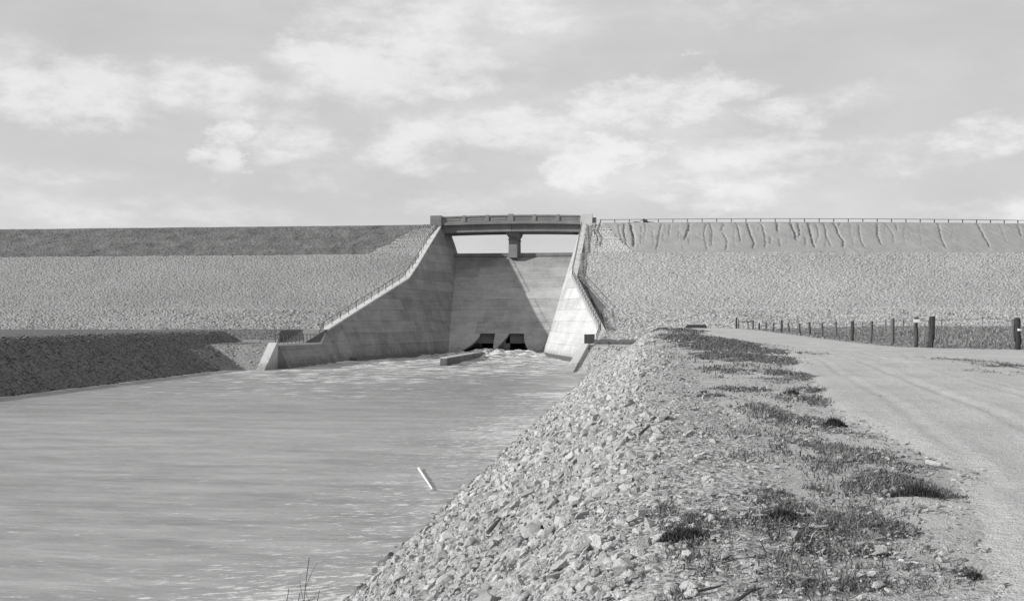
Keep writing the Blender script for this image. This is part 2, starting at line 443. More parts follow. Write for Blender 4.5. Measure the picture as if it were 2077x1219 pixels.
tag(submesh('left_bank', sel_left, M_DARKRUB, smooth=False), kind='structure')
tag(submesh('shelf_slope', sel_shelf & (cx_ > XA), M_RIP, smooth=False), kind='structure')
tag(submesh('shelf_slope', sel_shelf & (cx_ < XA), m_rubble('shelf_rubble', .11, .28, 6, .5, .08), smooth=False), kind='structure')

# ------------------------------------------------------------------ the dam: stone-faced slopes, soil above
def soil_edge(Y, side):
    z = prof(Y); Y = np.asarray(Y)
    return .7*fbm(Y*.9, Y*0, 40, 3) + (14.8 + (20.65-z)*.95) if side > 0 else .8*fbm(Y*.9, Y*0, 41, 3) + (14.6 + (20.65-z)*1.1)
def dam_side(side):
    cols = [np.arange(0, 86 if side > 0 else 96, .24)]
    c = cols[0][-1]; ext = []
    while c < 700: c += 3 + (c-80)*.25; ext.append(c)
    dx = np.concatenate([cols[0], np.array(ext)])
    rows = np.concatenate([np.arange(107.5, 165.6, .24), [165.6]])
    DX, RY = np.meshgrid(dx, rows)
    X = XA + side*(wtop(RY)+.72 + DX)
    Z = prof(RY)
    rough = rng.random(X.shape)-.5
    bell = lambda c, w: np.exp(-((RY-c)/w)**2)
    pale = .22*bell(142.8, .8)*(X*0+1) + .22*bell(164.6, .5) + .12*sst(142.5, 140, RY) - .05
    pale = pale*(1 + .8*fbm(X*.8, RY*.8, 31, 2)) + .10*fbm(X*.09, RY*.12, 44, 3)
    big = sst(143.5, 141, RY)
    Z = Z + rough*(.12+.07*big) + fbm(X*.5, RY*.5, 21, 3)*.07
    Y = RY + (rng.random(X.shape)-.5)*.14; X = X + (rng.random(X.shape)-.5)*.14*(DX > .2)
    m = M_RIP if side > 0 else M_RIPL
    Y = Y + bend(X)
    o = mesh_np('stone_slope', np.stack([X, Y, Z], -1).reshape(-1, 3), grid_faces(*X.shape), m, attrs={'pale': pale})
    tag(o, kind='structure')
    # upper part: stone apron beside the outlet, soil beyond
    rows = np.concatenate([np.arange(165.6, 178, .22), [178.0]])
    t = np.linspace(0, 1, 44)
    A0 = wtop(rows)+.72; A1 = soil_edge(rows, side)
    T, RY = np.meshgrid(t, rows)
    H = A0[:, None] + (A1-A0)[:, None]*T
    Z = prof(RY) + (rng.random(H.shape)-.5)*.13 + .06
    o = mesh_np('stone_apron', np.stack([XA+side*H, RY+bend(XA+side*H), Z], -1).reshape(-1, 3), grid_faces(*H.shape), m,
                attrs={'pale': .10 + .5*(vnoise(H*1.6, RY*1.6, 5))*(RY > 174)})
    tag(o, kind='structure')
    # soil
    step = .13 if side > 0 else .3
    dx = np.arange(0, 78 if side > 0 else 92, step); c = dx[-1]; ext = []
    while c < 690: c += 3 + (c-70)*.25; ext.append(c)
    dx = np.concatenate([dx, ext])
    rows = np.concatenate([np.arange(165.6, 178, .2), [178.0]])
    DX, RY = np.meshgrid(dx, rows)
    X = XA + side*(soil_edge(RY, side) + DX); Z = prof(RY)
    g = np.zeros_like(X)
    if side > 0:
        for (pts, w, dep) in gullies():
            P = [np.array(soil_pt(*p)) for p in pts]
            for a, b in zip(P[:-1], P[1:]):
                ab = b-a; L2 = (ab**2).sum()
                tt = np.clip(((X-a[0])*ab[0] + (RY-a[1])*ab[1])/L2, 0, 1)
                wob = .16*vnoise(RY*1.3+a[0]*7, RY*0, 4) + .06*vnoise(RY*4+a[0]*3, RY*0, 9)
                dd = np.hypot(X-(a[0]+tt*ab[0])+wob, (RY-(a[1]+tt*ab[1])))
                ends = np.clip((RY-min(P[-1][1], P[0][1])+.3)/1.5, .15, 1)
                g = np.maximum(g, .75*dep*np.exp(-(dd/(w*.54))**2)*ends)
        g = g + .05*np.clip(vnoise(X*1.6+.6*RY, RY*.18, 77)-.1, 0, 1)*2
    Z = Z - g + fbm(X*.6, RY*.6, 51, 4)*(.09 if side > 0 else .2) + (rng.random(X.shape)-.5)*(.02 if side > 0 else .16)
    lip = sst(177.4, 178, RY)
    Z = Z*(1-lip) + (20.65 + .06*vnoise(X*.3, RY, 8))*lip
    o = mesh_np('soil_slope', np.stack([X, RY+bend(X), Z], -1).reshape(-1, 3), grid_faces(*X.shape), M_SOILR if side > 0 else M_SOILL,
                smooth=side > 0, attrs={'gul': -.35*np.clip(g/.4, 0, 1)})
    tag(o, kind='structure')
    # crest and far slope
    xq = XA + side*np.array([12.5, 30, 45, 60, 75, 90, 105, 300, 700.0]); m_ = len(xq)
    v = []
    for y_, z_ in ((177.95, 20.63), (186, 20.65), (240, 0)): v += [(x, y_+float(bend(np.array(x))), z_) for x in xq]
    tag(mesh_np('crest_road', v, grid_faces(3, m_), M_GROUND), kind='structure')
def soil_pt(x, y):
    """photo point -> (X, Y) on the upper slope of the dam"""
    Y = 172.0
    for _ in range(25):
        p = unp_y(x, y, Y); Y = .6*Y + .4*(np.interp(p[2], [15.1, 20.65], [165.6, 178])+float(bend(np.array(p[0]))))
    return p[0], Y - float(bend(np.array(p[0])))
def gullies():
    Z6 = [([(75,80),(78,110),(88,150),(90,200)],.30,.62),([(43,80),(40,120),(50,180),(60,212)],.2,.36),([(10,80),(15,130),(30,160),(40,205)],.16,.22),
     ([(150,85),(148,130),(140,165)],.13,.2),([(232,80),(220,130),(215,170),(205,220)],.17,.3),([(275,85),(268,160)],.13,.2),
     ([(375,80),(365,120),(345,170)],.23,.45),([(365,150),(378,200)],.13,.2),([(460,85),(448,130),(455,190),(462,220)],.15,.24),([(478,80),(490,130),(486,200)],.17,.28),
     ([(550,85),(530,125)],.18,.3),([(545,130),(565,175),(555,225)],.17,.3),([(612,80),(628,130),(632,180)],.18,.3),
     ([(668,80),(680,130),(705,180),(695,212)],.22,.42),([(740,85),(760,150),(760,210)],.17,.3),([(820,80),(821,125)],.24,.45),
     ([(890,80),(905,120),(922,172)],.25,.48),([(925,80),(935,130),(925,165)],.2,.36),([(980,80),(990,130),(1000,180),(1015,206)],.25,.48),
     ([(960,150),(970,195)],.16,.26),([(1060,80),(1070,150),(1095,200)],.17,.3),([(1110,80),(1135,140),(1155,170),(1157,206)],.22,.42),
     ([(1145,80),(1132,105)],.18,.3),([(1235,90),(1245,170),(1270,206)],.16,.28),([(1330,85),(1330,140),(1350,192)],.2,.36),
     ([(1375,85),(1410,140),(1415,185)],.14,.22),([(1425,85),(1435,130)],.15,.24),([(1640,80),(1655,160),(1680,212)],.18,.34),
     ([(1838,66),(1870,140),(1905,206)],.2,.38),([(2045,75),(2065,150)],.18,.32),([(785,150),(787,190)],.16,.26),([(830,160),(838,205)],.16,.24),
     ([(1020,85),(1030,150),(1012,195)],.14,.22),([(1190,80),(1200,150)],.12,.16),([(320,90),(316,170)],.11,.15),([(130,100),(125,200)],.12,.18),
     ([(185,120),(192,180),(180,215)],.12,.16),([(600,100),(604,200)],.11,.14),([(1950,80),(1990,180)],.12,.16),([(1540,90),(1560,200)],.1,.12),
     ([(1480,74),(1488,92)],.2,.25),([(240,140),(236,180)],.12,.18)]
    rr = random.Random(4)
    for _ in range(46):
        x = rr.uniform(0, 1500)*rr.uniform(.6, 1.3); y = rr.choice([78, 80, 100, 130, 150]); p = [(x, y)]
        for k in range(rr.randint(1, 4)):
            x += rr.uniform(-9, 11); y += rr.uniform(18, 40); p.append((x, min(y, 215)))
        Z6.append((p, rr.uniform(.08, .13), rr.uniform(.06, .16)))
    return [([(1250+a/2.511, 420+b/2.511) for a, b in pts], w, d) for pts, w, d in Z6]
dam_side(1); dam_side(-1)

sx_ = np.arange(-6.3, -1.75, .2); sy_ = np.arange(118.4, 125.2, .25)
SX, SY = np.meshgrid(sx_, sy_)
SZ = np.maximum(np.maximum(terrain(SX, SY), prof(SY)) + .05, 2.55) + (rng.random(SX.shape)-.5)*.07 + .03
tag(mesh_np('shelf_shadow_band', np.stack([SX, SY, SZ], -1).reshape(-1, 3), grid_faces(*SX.shape), M_DARKRUB), kind='structure')  # dark strip laid on the shelf as a painted shadow band
# a dark stone gutter beside the right abutment
def strip(name, pts, w, mat, dz=.05, kind='structure', parent=None, jit=.04):
    v = []; f = []
    n = 0
    for (x, y) in pts:
        for s in (-w, 0, w):
            v.append((x+s, y, float(prof(y)) + dz - (.10 if s == 0 else 0) + random.uniform(-jit, jit)))
    for i in range(len(pts)-1):
        for j in range(2): a = i*3+j; f.append((a, a+1, a+4, a+3))
    o = mesh_np(name, v, f, mat, parent); 
    if kind: tag(o, kind=kind)
    return o
ys = np.arange(167.5, 178, .3)
tag(strip('drain_gutter', [(XA+13.9+.18*np.sin(y)+(178-y)*.10, y) for y in ys], .38, M_DARKRUB, .13, None),
    'dark stone-lined drain running down the dam slope from the right end of the bridge', 'drain')

# ------------------------------------------------------------------ river
wxs = np.concatenate([np.arange(-48, -3, .35)]); wys = np.concatenate([[-300, -120, -60, -30], np.arange(-10, 22, .6), np.arange(22, 108, .32), np.arange(108, 167, .22)])
WX, WYY = np.meshgrid(wxs, wys)
half = wbase(np.clip(WYY, 108, 191))
dist = 165-WYY
amp = .022 + .05*sst(100, 135, WYY) + .16*sst(140, 158, WYY)
ZW = fbm(WX*.35, WYY*.9, 61, 4)*amp*2
jet = np.exp(-((WX-XA-1.5)/6.5)**2)*np.exp(-((WYY-151)/6.5)**2)
ZW = ZW + jet*(.78 + 1.1*fbm(WX*.9, WYY*.9, 63, 3))
db = (BR - WX)                                 # distance from the right waterline
fo = .02 + .0*WX
fo = np.maximum(fo, .88*np.exp(-(np.clip(db, 0, 12)/4.2)**1.6)*(1-.25*sst(60, 100, WYY))*(.8+.9*vnoise(WX*.12+4, WYY*.16, 5)))
fo = np.maximum(fo, .42*np.exp(-np.clip(db, 0, 9)/3.0)*(1-sst(10, 34, WYY)))
fo = np.maximum(fo, 1.0*np.exp(-np.clip(WX-BL, 0, 9)/.7))
fo = np.maximum(fo, .22*sst(44, 76, WYY) + .28*sst(80, 108, WYY) + .16*sst(116, 136, WYY))
fo = np.maximum(fo, .42*sst(50, 80, WYY)*np.exp(-((WX+24)/12)**2))
fo = np.maximum(fo, .9*np.exp(-((WX-XA-2)/8)**2)*sst(128, 150, WYY))
fo = fo - .13*(1-sst(50, 90, WYY))
fo = fo + .5*fbm(WX*.07, WYY*.13, 91, 2)*sst(40, 80, WYY)*(1-.6*sst(115, 140, WYY))
murk = .12*(1-sst(20, 70, WYY)) - .14*sst(48, 90, WYY)*(1-.5*sst(110, 140, WYY)) + .16*fbm(WX*.025, WYY*.10, 71, 3)
murk = murk - .10*np.exp(-((WX-BR+9)/6)**2)*sst(60, 85, WYY)
tag(mesh_np('river_water', np.stack([WX, WYY, ZW], -1).reshape(-1, 3), grid_faces(*WX.shape), M_WATER, smooth=True,
            attrs={'foam': fo, 'murk': murk}), kind='structure')

# ------------------------------------------------------------------ outlet: wing walls with cast panels
def wall_x(side, Y, z):
    b, t, zt = float(wbase(Y)), float(wtop(Y)), float(wz(Y))
    if zt <= .05: return XA + side*t
    return XA + side*(b + (t-b)*z/zt)
def wing_wall(side):
    side_word = 'right' if side > 0 else 'left'
    root = empty('wing_wall', (XA+side*16, 111, 0))
    off = root.location
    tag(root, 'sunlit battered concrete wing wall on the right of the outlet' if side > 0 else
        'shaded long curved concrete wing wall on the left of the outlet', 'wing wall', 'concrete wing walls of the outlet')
    def P(x, y, z): return (x-off.x, y-off.y, z-off.z)
    st = sorted(set([111, 119, 127, 130, 134, 138, 142, 145, 148, 151, 154, 157, 160, 165.6, 169, 173.5, 178, 182, 186.5]))
    # core, 6 cm behind the panels
    v = []; f = []
    for Y in st:
        zt = float(wz(Y)); bx = side*.06; wd = .78
        v += [P(wall_x(side, Y, -1.5)+bx, Y, -1.5), P(wall_x(side, Y, zt)+bx, Y, zt-.02), P(wall_x(side, Y, zt)+side*wd, Y, zt-.02), P(wall_x(side, Y, zt)+side*(wd+1.6), Y, -1.5)]
    n = len(st)
    for i in range(n-1):
        for j in range(3): a = i*4+j; f.append((a, a+1, a+5, a+4))
    f.append((0, 1, 2, 3)); f.append(tuple(4*(n-1)+k for k in (3, 2, 1, 0)))
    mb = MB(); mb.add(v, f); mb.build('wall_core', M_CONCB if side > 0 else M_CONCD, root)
    # coping along the top
    v = []; f = []
    for Y in st:
        zt = float(wz(Y)); x = wall_x(side, Y, zt)
        for dx, dz in ((-.05, -.16), (-.05, .05), (.84, .05), (.84, -.16)): v.append(P(x+side*dx, Y, zt+dz))
    f = []
    for i in range(n-1):
        for j in range(4): a = i*4+j; b = i*4+(j+1) % 4; f.append((a, b, b+4, a+4))
    f += [(0, 1, 2, 3), tuple(4*(n-1)+k for k in (3, 2, 1, 0))]
    mb = MB(); mb.add(v, f); mb.build('coping', M_COPE, root)
    # panels, lift by lift
    r = random.Random(3+side)
    lift = 1.52; z0 = -1.2; k = 0
    while z0 < 20.6:
        z1 = z0+lift
        Y = 111 + r.uniform(0, 5); cuts = [111.0]
        while Y < 186: 
            cuts.append(Y); Y += r.uniform(11, 20)
        cuts.append(186.5)
        for a, b in zip(cuts[:-1], cuts[1:]):
            if b-a < .5: continue
            ys_ = sorted([a+.012] + [y for y in list(st) + list(np.arange(111.5, 186, .75)) if a+.2 < y < b-.2] + [b-.012])
            if max(float(wz(y)) for y in ys_) < z0+.2: continue
            pr = r.uniform(0.0, .022)
            lo = [max(-1.4, z0+.012)]*len(ys_); hi = [min(z1-.012, float(wz(y))-.17) for y in ys_]
            keep = [i for i in range(len(ys_)) if hi[i] > lo[i]+.01]
            if len(keep) < 2: continue
            v = []
            for i in keep:
                y = ys_[i]
                v += [P(wall_x(side, y, lo[i])-side*pr, y, lo[i]), P(wall_x(side, y, hi[i])-side*pr, y, hi[i]),
                      P(wall_x(side, y, lo[i])+side*.05, y, lo[i]), P(wall_x(side, y, hi[i])+side*.05, y, hi[i])]
            f = []; m = len(keep)
            for i in range(m-1):
                q = i*4; f += [(q, q+1, q+5, q+4), (q+1, q+3, q+7, q+5), (q, q+4, q+6, q+2)]
            f += [(0, 2, 3, 1), (4*m-4, 4*m-3, 4*m-1, 4*m-2)]
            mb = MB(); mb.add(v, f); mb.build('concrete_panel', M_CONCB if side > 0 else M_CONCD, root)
        z0 = z1; k += 1
    # sloping end toe
    xa = XA+side*15.98; xb = XA+side*16.9
    mb = MB(); 
    pts = [(110.98, 2.72), (110.6, 2.72), (106.5, -.22), (106.5, -1.5), (110.98, -1.5)]
    if side > 0: vs = [P(XA+a_, y, z) for a_, (y, z) in zip((15.85, 15.7, 14.2, 13.9, 14.4), pts)] + [P(XA+a_, y, z) for a_, (y, z) in zip((16.65, 16.5, 15.1, 15.1, 15.6), pts)]
    else: vs = [P(xa, y, z) for y, z in pts] + [P(xb, y, z) for y, z in pts]
    mb.add(vs, [(0, 1, 2, 3, 4), (9, 8, 7, 6, 5)] + [(i, i+5, (i+1) % 5+5, (i+1) % 5) for i in range(5)])
    mb.build('end_toe', M_COPE, root, bevel=.03)
    # low footing just over the water under the bend of the wall
    v = []; f = []; yy = [132, 137, 142, 147, 152, 158]
    for y in yy:
        x = wall_x(side, y, 0)
        for dx, z in ((-.9, -1), (-.75, .34), (.2, .42), (.2, -1)): v.append(P(x-side*(-dx if False else -dx) if False else x+side*dx, y, z))
    for i in range(len(yy)-1):
        for j in range(3): a = i*4+j; f.append((a, a+1, a+5, a+4))
    f += [(0, 1, 2, 3), tuple(4*(len(yy)-1)+q for q in (3, 2, 1, 0))]
    mb = MB(); mb.add(v, f); mb.build('footing', M_VOID, root)
    return root
wing_wall(-1); wing_wall(1)

# ------------------------------------------------------------------ spillway weir with its two conduits
def weir():
    root = empty('spillway_weir', (XA, 160, 0)); o = root.location
    tag(root, 'tall sloping concrete spillway face with two conduit mouths at its foot', 'spillway')
    def P(x, y, z): return (x-o.x, y-o.y, z-o.z)
    def yf(z): return 160 + (z/15.55)*22.4 if z > 0 else 160.0 + z*.9
    ZT = 2.95
    def hw(z): return 8.0 + 3.2*z/16
    # main face in lifts above the conduits
    z = ZT; r = random.Random(5)
    mb = MB()
    mb.add([P(XA-12.4, yf(ZT)+.06, ZT-.02), P(XA+12.4, yf(ZT)+.06, ZT-.02), P(XA+12.4, yf(15.55)+.06, 15.55), P(XA-12.4, yf(15.55)+.06, 15.55),
            P(XA-12.4, 186, ZT-.02), P(XA+12.4, 186, ZT-.02), P(XA+12.4, 186, 15.55), P(XA-12.4, 186, 15.55)],
           [(0, 1, 2, 3), (4, 7, 6, 5), (0, 4, 5, 1), (3, 2, 6, 7), (0, 3, 7, 4), (1, 5, 6, 2)])
    mb.build('weir_body', M_WEIR, root)
    while z < 15.5:
        z1 = min(z+1.8, 15.55)
        cuts = [XA-11.6, XA-11.6+r.uniform(6, 9), XA+r.uniform(0, 4), XA+11.6]
        for a, b in zip(cuts[:-1], cuts[1:]):
            p = r.uniform(.0, .03); za, zb = z+.008, z1-.008
            mb = MB()
            fr = [P(a+.008, yf(za)-p, za), P(b-.008, yf(za)-p, za), P(b-.008, yf(zb)-p, zb), P(a+.008, yf(zb)-p, zb)]
            bk = [P(a+.008, yf(za)+.05, za), P(b-.008, yf(za)+.05, za), P(b-.008, yf(zb)+.05, zb), P(a+.008, yf(zb)+.05, zb)]
            mb.add(fr+bk, [(0, 1, 2, 3), (7, 6, 5, 4), (0, 4, 5, 1), (1, 5, 6, 2), (2, 6, 7, 3), (3, 7, 4, 0)])
            mb.build('concrete_panel', M_WEIR, root)
        z = z1
    # crest beam standing proud
    MB().box(-11.9, 11.9, 22.15, 26.2, 15.56, 16.15).build('crest_beam', M_CONCD, root, bevel=.04)
    # lower face: three tongues between the flaring troughs
    zs = [ZT - i*(ZT+1.4)/12 for i in range(13)]
    def cur(z, x0, x1): 
        t = np.clip((ZT-z)/(ZT+.2), 0, 1); return x0 + (x1-x0)*t**1.9
    edges = [(lambda z: XA-11.6, lambda z: cur(z, XA-2.9, XA-6.3)),
             (lambda z: cur(z, XA-.62, XA-.35), lambda z: XA+1.5-1.75*float(np.clip((ZT-z)/2.3, 0, 1))**1.35),
             (lambda z: cur(z, XA+3.8, XA+5.5), lambda z: XA+11.6)]
    for ea, eb in edges:
        v = []; f = []
        for z in zs:
            y = yf(z); a, b = ea(z), eb(z)
            v += [P(a, y, z), P(b, y, z), P(b, 166, z), P(a, 166, z)]
        for i in range(len(zs)-1):
            for j in range(4): q = 4*i+j; w = 4*i+(j+1) % 4; f.append((q, w, w+4, q+4))
        f += [(3, 2, 1, 0)]
        mb = MB(); mb.add(v, f); mb.build('buttress', M_WEIR, root)
    for xa, xb in ((XA-2.9, XA-.62), (XA+1.5, XA+3.8)):
        hp = MB().box(xa-.6-XA, xb+.6-XA, 5.2, 7, 1.45, ZT-.03).build('headwall', M_CONCD, root)
        # conduit bore
        mb = MB()
        a, b = xa-XA+.05, xb-XA-.05
        mb.add([(a, 5.25, -1.4), (b, 5.25, -1.4), (b, 5.25, 1.47), (a, 5.25, 1.47), (a, 16, -1.4), (b, 16, -1.4), (b, 16, 1.47), (a, 16, 1.47)],
               [(0, 3, 7, 4), (1, 5, 6, 2), (3, 2, 6, 7), (0, 4, 5, 1), (4, 7, 6, 5)])
        mb.build('conduit_bore', M_VOID, root)
    MB().box(-.62, -.60+2.1, 5.2, 8, -1.4, ZT-.05).build('bore_pier', M_CONCD, root)
    return root
weir()

# low divider wall running out into the basin
root = tag(empty('divider_wall', (XA, 120, 0)), 'low pale-topped concrete divider wall standing in the foaming water', 'divider wall')
mb = MB(); mb.add([(-.62, 0, -1), (.35, 0, -1), (.35, 31, -1), (-.62, 31, -1), (-.5, 0.1, .80), (.22, .1, .80), (.22, 31, .62), (-.5, 31, .62)],
                  [(0, 3, 2, 1), (4, 5, 6, 7), (0, 1, 5, 4), (1, 2, 6, 5), (2, 3, 7, 6), (3, 0, 4, 7)])
mb.build('wall_body', M_CONCD, root)
mb = MB(); mb.hexa([(-.56, .04, .80), (.28, .04, .80), (.28, 23, .70), (-.56, 23, .70), (-.56, .04, .90), (.28, .04, .90), (.28, 23, .80), (-.56, 23, .80)])
mb.build('coping', M_COPE, root)

# ------------------------------------------------------------------ bridge
def bridge():
    root = empty('road_bridge', (XA, 178, 0))
    tag(root, 'concrete road bridge over the spillway with panelled parapet and central pier', 'bridge')
    def cz(x): return .19*(1-(x/12.0)**2)
    xs = np.linspace(-11.6, 11.6, 13)
    def band(name, y0, y1, za, zb, mat, x0=-11.6, x1=11.6, n=12, bev=0):
        mb = MB(); X = np.linspace(x0, x1, n+1); v = []; f = []
        for x in X:
            c = cz(x); v += [(x, y0, za+c), (x, y1, za+c), (x, y1, zb+c), (x, y0, zb+c)]
        for i in range(n):
            for j in range(4): a = 4*i+j; b = 4*i+(j+1) % 4; f.append((a, b, b+4, a+4))
        f += [(3, 2, 1, 0), tuple(4*n+q for q in (0, 1, 2, 3))]
        mb.add(v, f); return mb.build(name, mat, root)
    band('deck', .35, 8.0, 20.55, 20.95, M_BRID)
    for y in (.85, 2.9, 4.95, 7.0):
        band('girder', y, y+.5, 19.3, 20.547, M_BRID, -11.5, -.03, 6); band('girder', y, y+.5, 19.3, 20.547, M_BRID, .03, 11.5, 6)
    for y0, s in ((0.12, 1), (7.9, -1)):
        band('fascia', y0-.12, y0+.4, 20.5, 20.93, M_BRID)
        band('parapet_wall', y0+.06, y0+.28, 20.932, 21.93, M_BRID)
        band('top_rail', y0-.06, y0+.38, 21.70, 21.95, M_BRID)
        for i, x in enumerate(np.linspace(-11.6, 11.6, 7)):
            w = .42 if i == 3 else .26
            if i in (0, 6): continue
            c = cz(x); MB().box(x-w, x+w, y0-.1, y0+.42, 20.935+c, (22.12 if i == 3 else 22.02)+c).build('parapet_post', M_BRID, root, bevel=.03)
        px = np.linspace(-11.6, 11.6, 7)
        for a, b in zip(px[:-1], px[1:]):       # raised frames leave a sunk panel
            for k in range(1):
                c = cz((a+b)/2)
                MB().box(a+.75, b-.75, y0+.0, y0+.3, 21.22+c, 21.44+c).build('parapet_panel', M_BRID, root, bevel=.015)
    # end blocks
    for s in (-1, 1):
        for y0 in (-.25, 7.5):
            x0, x1 = sorted((s*11.45, s*13.35))
            m = M_BRID if s < 0 else M_COPE
            MB().box(x0, x1, y0, y0+.95, 20.2, 22.15).build('end_block', m, root, bevel=.04)
        x0, x1 = sorted((s*11.6, s*13.2)); MB().box(x0, x1, .72, 7.48, 18.8, 20.92).build('abutment', M_BRID, root)
    MB().box(13.37, 13.95, .0, .8, 20.5, 21.55).build('curb_block', M_BRID, root, bevel=.03)
    # pier
    pr = MB(); pr.hexa([(-.74, 2.6, 15.3), (.74, 2.6, 15.3), (.74, 8, 15.3), (-.74, 8, 15.3), (-.68, 2.9, 18.6), (.68, 2.9, 18.6), (.68, 8, 18.6), (-.68, 8, 18.6)])
    pier = pr.build('pier', M_BRID, root)
    c = cz(0)
    v = [(-.68, 2.9, 18.6), (.68, 2.9, 18.6), (.68, 8, 18.6), (-.68, 8, 18.6), (-1.0, 1.6, 19.0+c), (1.0, 1.6, 19.0+c), (1.0, 8, 19.0+c), (-1.0, 8, 19.0+c)]
    MB().hexa(v).build('capital', M_BRID, pier)
    MB().box(-1.05, 1.05, 1.5, 8.05, 19.0+c, 19.3+c).build('cap_slab', M_BRID, pier)
    MB().box(-.82, .82, 2.7, 8.02, 18.25, 18.4).build('necking', M_BRID, pier)
bridge()

# ------------------------------------------------------------------ handrails
def handrail(name, label, side, y0, y1, dy, offx, h, mat, pr=.035, rr=.03, rails=(1.0,), pick=None, group='iron handrails on the wing walls'):
    n = max(1, int(round(abs(y1-y0)/dy))); ysn = [y0+(y1-y0)*i/n for i in range(n+1)]
    def pt(Y, hh): return Vector((wall_x(side, Y, float(wz(Y)))+side*offx, Y, float(wz(Y))+.05+hh))
    root = empty(name, pt(y0, 0)); tag(root, label, 'handrail', group); o = root.location
    post = None
    for Y in ysn:
        p = pt(Y, 0)-o
        if post is None:
            post = MB().tube((0, 0, 0), (0, 0, h+.01), pr).build('post', mat, root); post.location = p
        else:
            q = post.copy(); COL.objects.link(q); q.parent = root; q.location = p
    for fr in rails:
        kn = sorted(set([y0, y1]+[y for y in (127, 130, 154, 160, 165.6) if min(y0, y1) < y < max(y0, y1)]))
        mb = MB()
        for a, b in zip(kn[:-1], kn[1:]): mb.tube(pt(a, h*fr)-o, pt(b, h*fr)-o, rr)
        mb.build('rail', mat, root)
    if pick:
        n = int(abs(y1-y0)/pick); mb0 = MB().tube((0, 0, .06), (0, 0, h), .014, 4); pk = None
        for i in range(1, n):
            p = pt(y0+(y1-y0)*i/n, 0)-o
            if pk is None: pk = mb0.build('picket', mat, root); pk.location = p
            else: q = pk.copy(); COL.objects.link(q); q.parent = root; q.location = p
    return root
handrail('handrail', 'dark iron handrail climbing the long slope of the left wing wall', -1, 130.2, 164.6, 2.15, .42, .95, M_IRON, .045, .035, (1.0,))
handrail('handrail', 'pale iron handrail on the steep steps beneath the left end of the bridge', -1, 166.4, 176.6, 2.5, .55, .9, M_GALV, .04, .04, (1.0, .5))
handrail('handrail', 'iron picket railing along the level end of the left wing wall', -1, 111.3, 126.6, 1.4, .42, .95, M_IRON, .05, .035, (1.0,), None)
handrail('handrail', 'short stretch of iron railing at the foot of the left wall steps', -1, 127, 130, .75, .42, .95, M_IRON, .035, .035, (1.0,))
handrail('handrail', 'dark iron handrail climbing the edge of the right wing wall', 1, 130.2, 154, 1.35, .25, .95, M_IRON, .04, .035, (1.0, .5))
handrail('handrail', 'dark iron rail on the steep upper edge of the right wing wall below the bridge', 1, 155, 176.6, 2.1, .12, .9, M_IRON, .035, .05, (1.0,))
handrail('handrail', 'dense dark picket railing on the level end of the right wing wall', 1, 111.2, 126.6, 1.3, .06, 1.0, M_IRON, .05, .04, (1.0,), .8)
handrail('handrail', 'short iron railing turning up at the foot of the right wall steps', 1, 127, 130, .6, .25, .95, M_IRON, .035, .035, (1.0,))

# steps beside each wall
def stairway(side):
    root = empty('stairway', (XA+side*17, 130, 0)); o = root.location
    tag(root, 'flight of concrete steps beside the right wing wall' if side > 0 else 'flight of concrete steps beside the left wing wall', 'stairs', 'stairways beside the wing walls')
    y = 131.0; i = 0; w0, w1 = .86, 1.7
    base = None
    while y < 177:
        z = float(prof(y))+.12; x = wall_x(side, y, float(wz(y)))
        if base is None:
            base = MB().box(-.41, .41, -.2, .2, -.3, -.02).build('step', M_CONCD, root); b = base
        else:
            b = base.copy(); COL.objects.link(b); b.parent = root
        b.location = (x+side*(w0+w1)/2-o.x, y-o.y, z-o.z)
        y += .5; i += 1
    mb = MB(); v = []; f = []
    ys_ = [130.5, 136, 142, 148, 154, 160, 165.6, 171.5, 177.2]
    for Y in ys_:
        x = wall_x(side, Y, float(wz(Y))); z = float(prof(Y))
        for dx, dz in ((w1, -.3), (w1, .13), (w1+.12, .13), (w1+.12, -.3)): v.append((x+side*dx-o.x, Y-o.y, z+dz))
    for i in range(len(ys_)-1):
        for j in range(4): a = 4*i+j; b_ = 4*i+(j+1) % 4; f.append((a, b_, b_+4, a+4))
    f += [(0, 1, 2, 3), tuple(4*(len(ys_)-1)+q for q in (3, 2, 1, 0))]
    mb.add(v, f); mb.build('side_curb', M_CONCD, root)
stairway(1)

# ------------------------------------------------------------------ guard rail on the right crest
root = tag(empty('guard_rail', (XA+14.6, 178.6, 20.65)), 'long thin guard rail on posts along the right crest of the dam', 'guard rail')
gp = None; n = 0
xq = 0.0; xs_ = []
while xq < 92: xs_.append(xq); xq += 2.33
for x in xs_:
    if gp is None: gp = MB().box(-.07, .07, -.07, .07, -.3, .60).build('post', M_GALV, root); q = gp
    else: q = gp.copy(); COL.objects.link(q); q.parent = root
    q.location = (x, float(bend(np.array(x+XA+14.6))), random.uniform(-.02, .02)); q.rotation_euler = (0, random.uniform(-.03, .03), 0)
mb = MB(); 
for a, b in zip(xs_[:-1], xs_[1:]): mb.tube((a, -.09+float(bend(np.array(a+XA+14.6))), .56), (b, -.09+float(bend(np.array(b+XA+14.6))), .56), .045)
mb.build('rail', M_GALV, root)

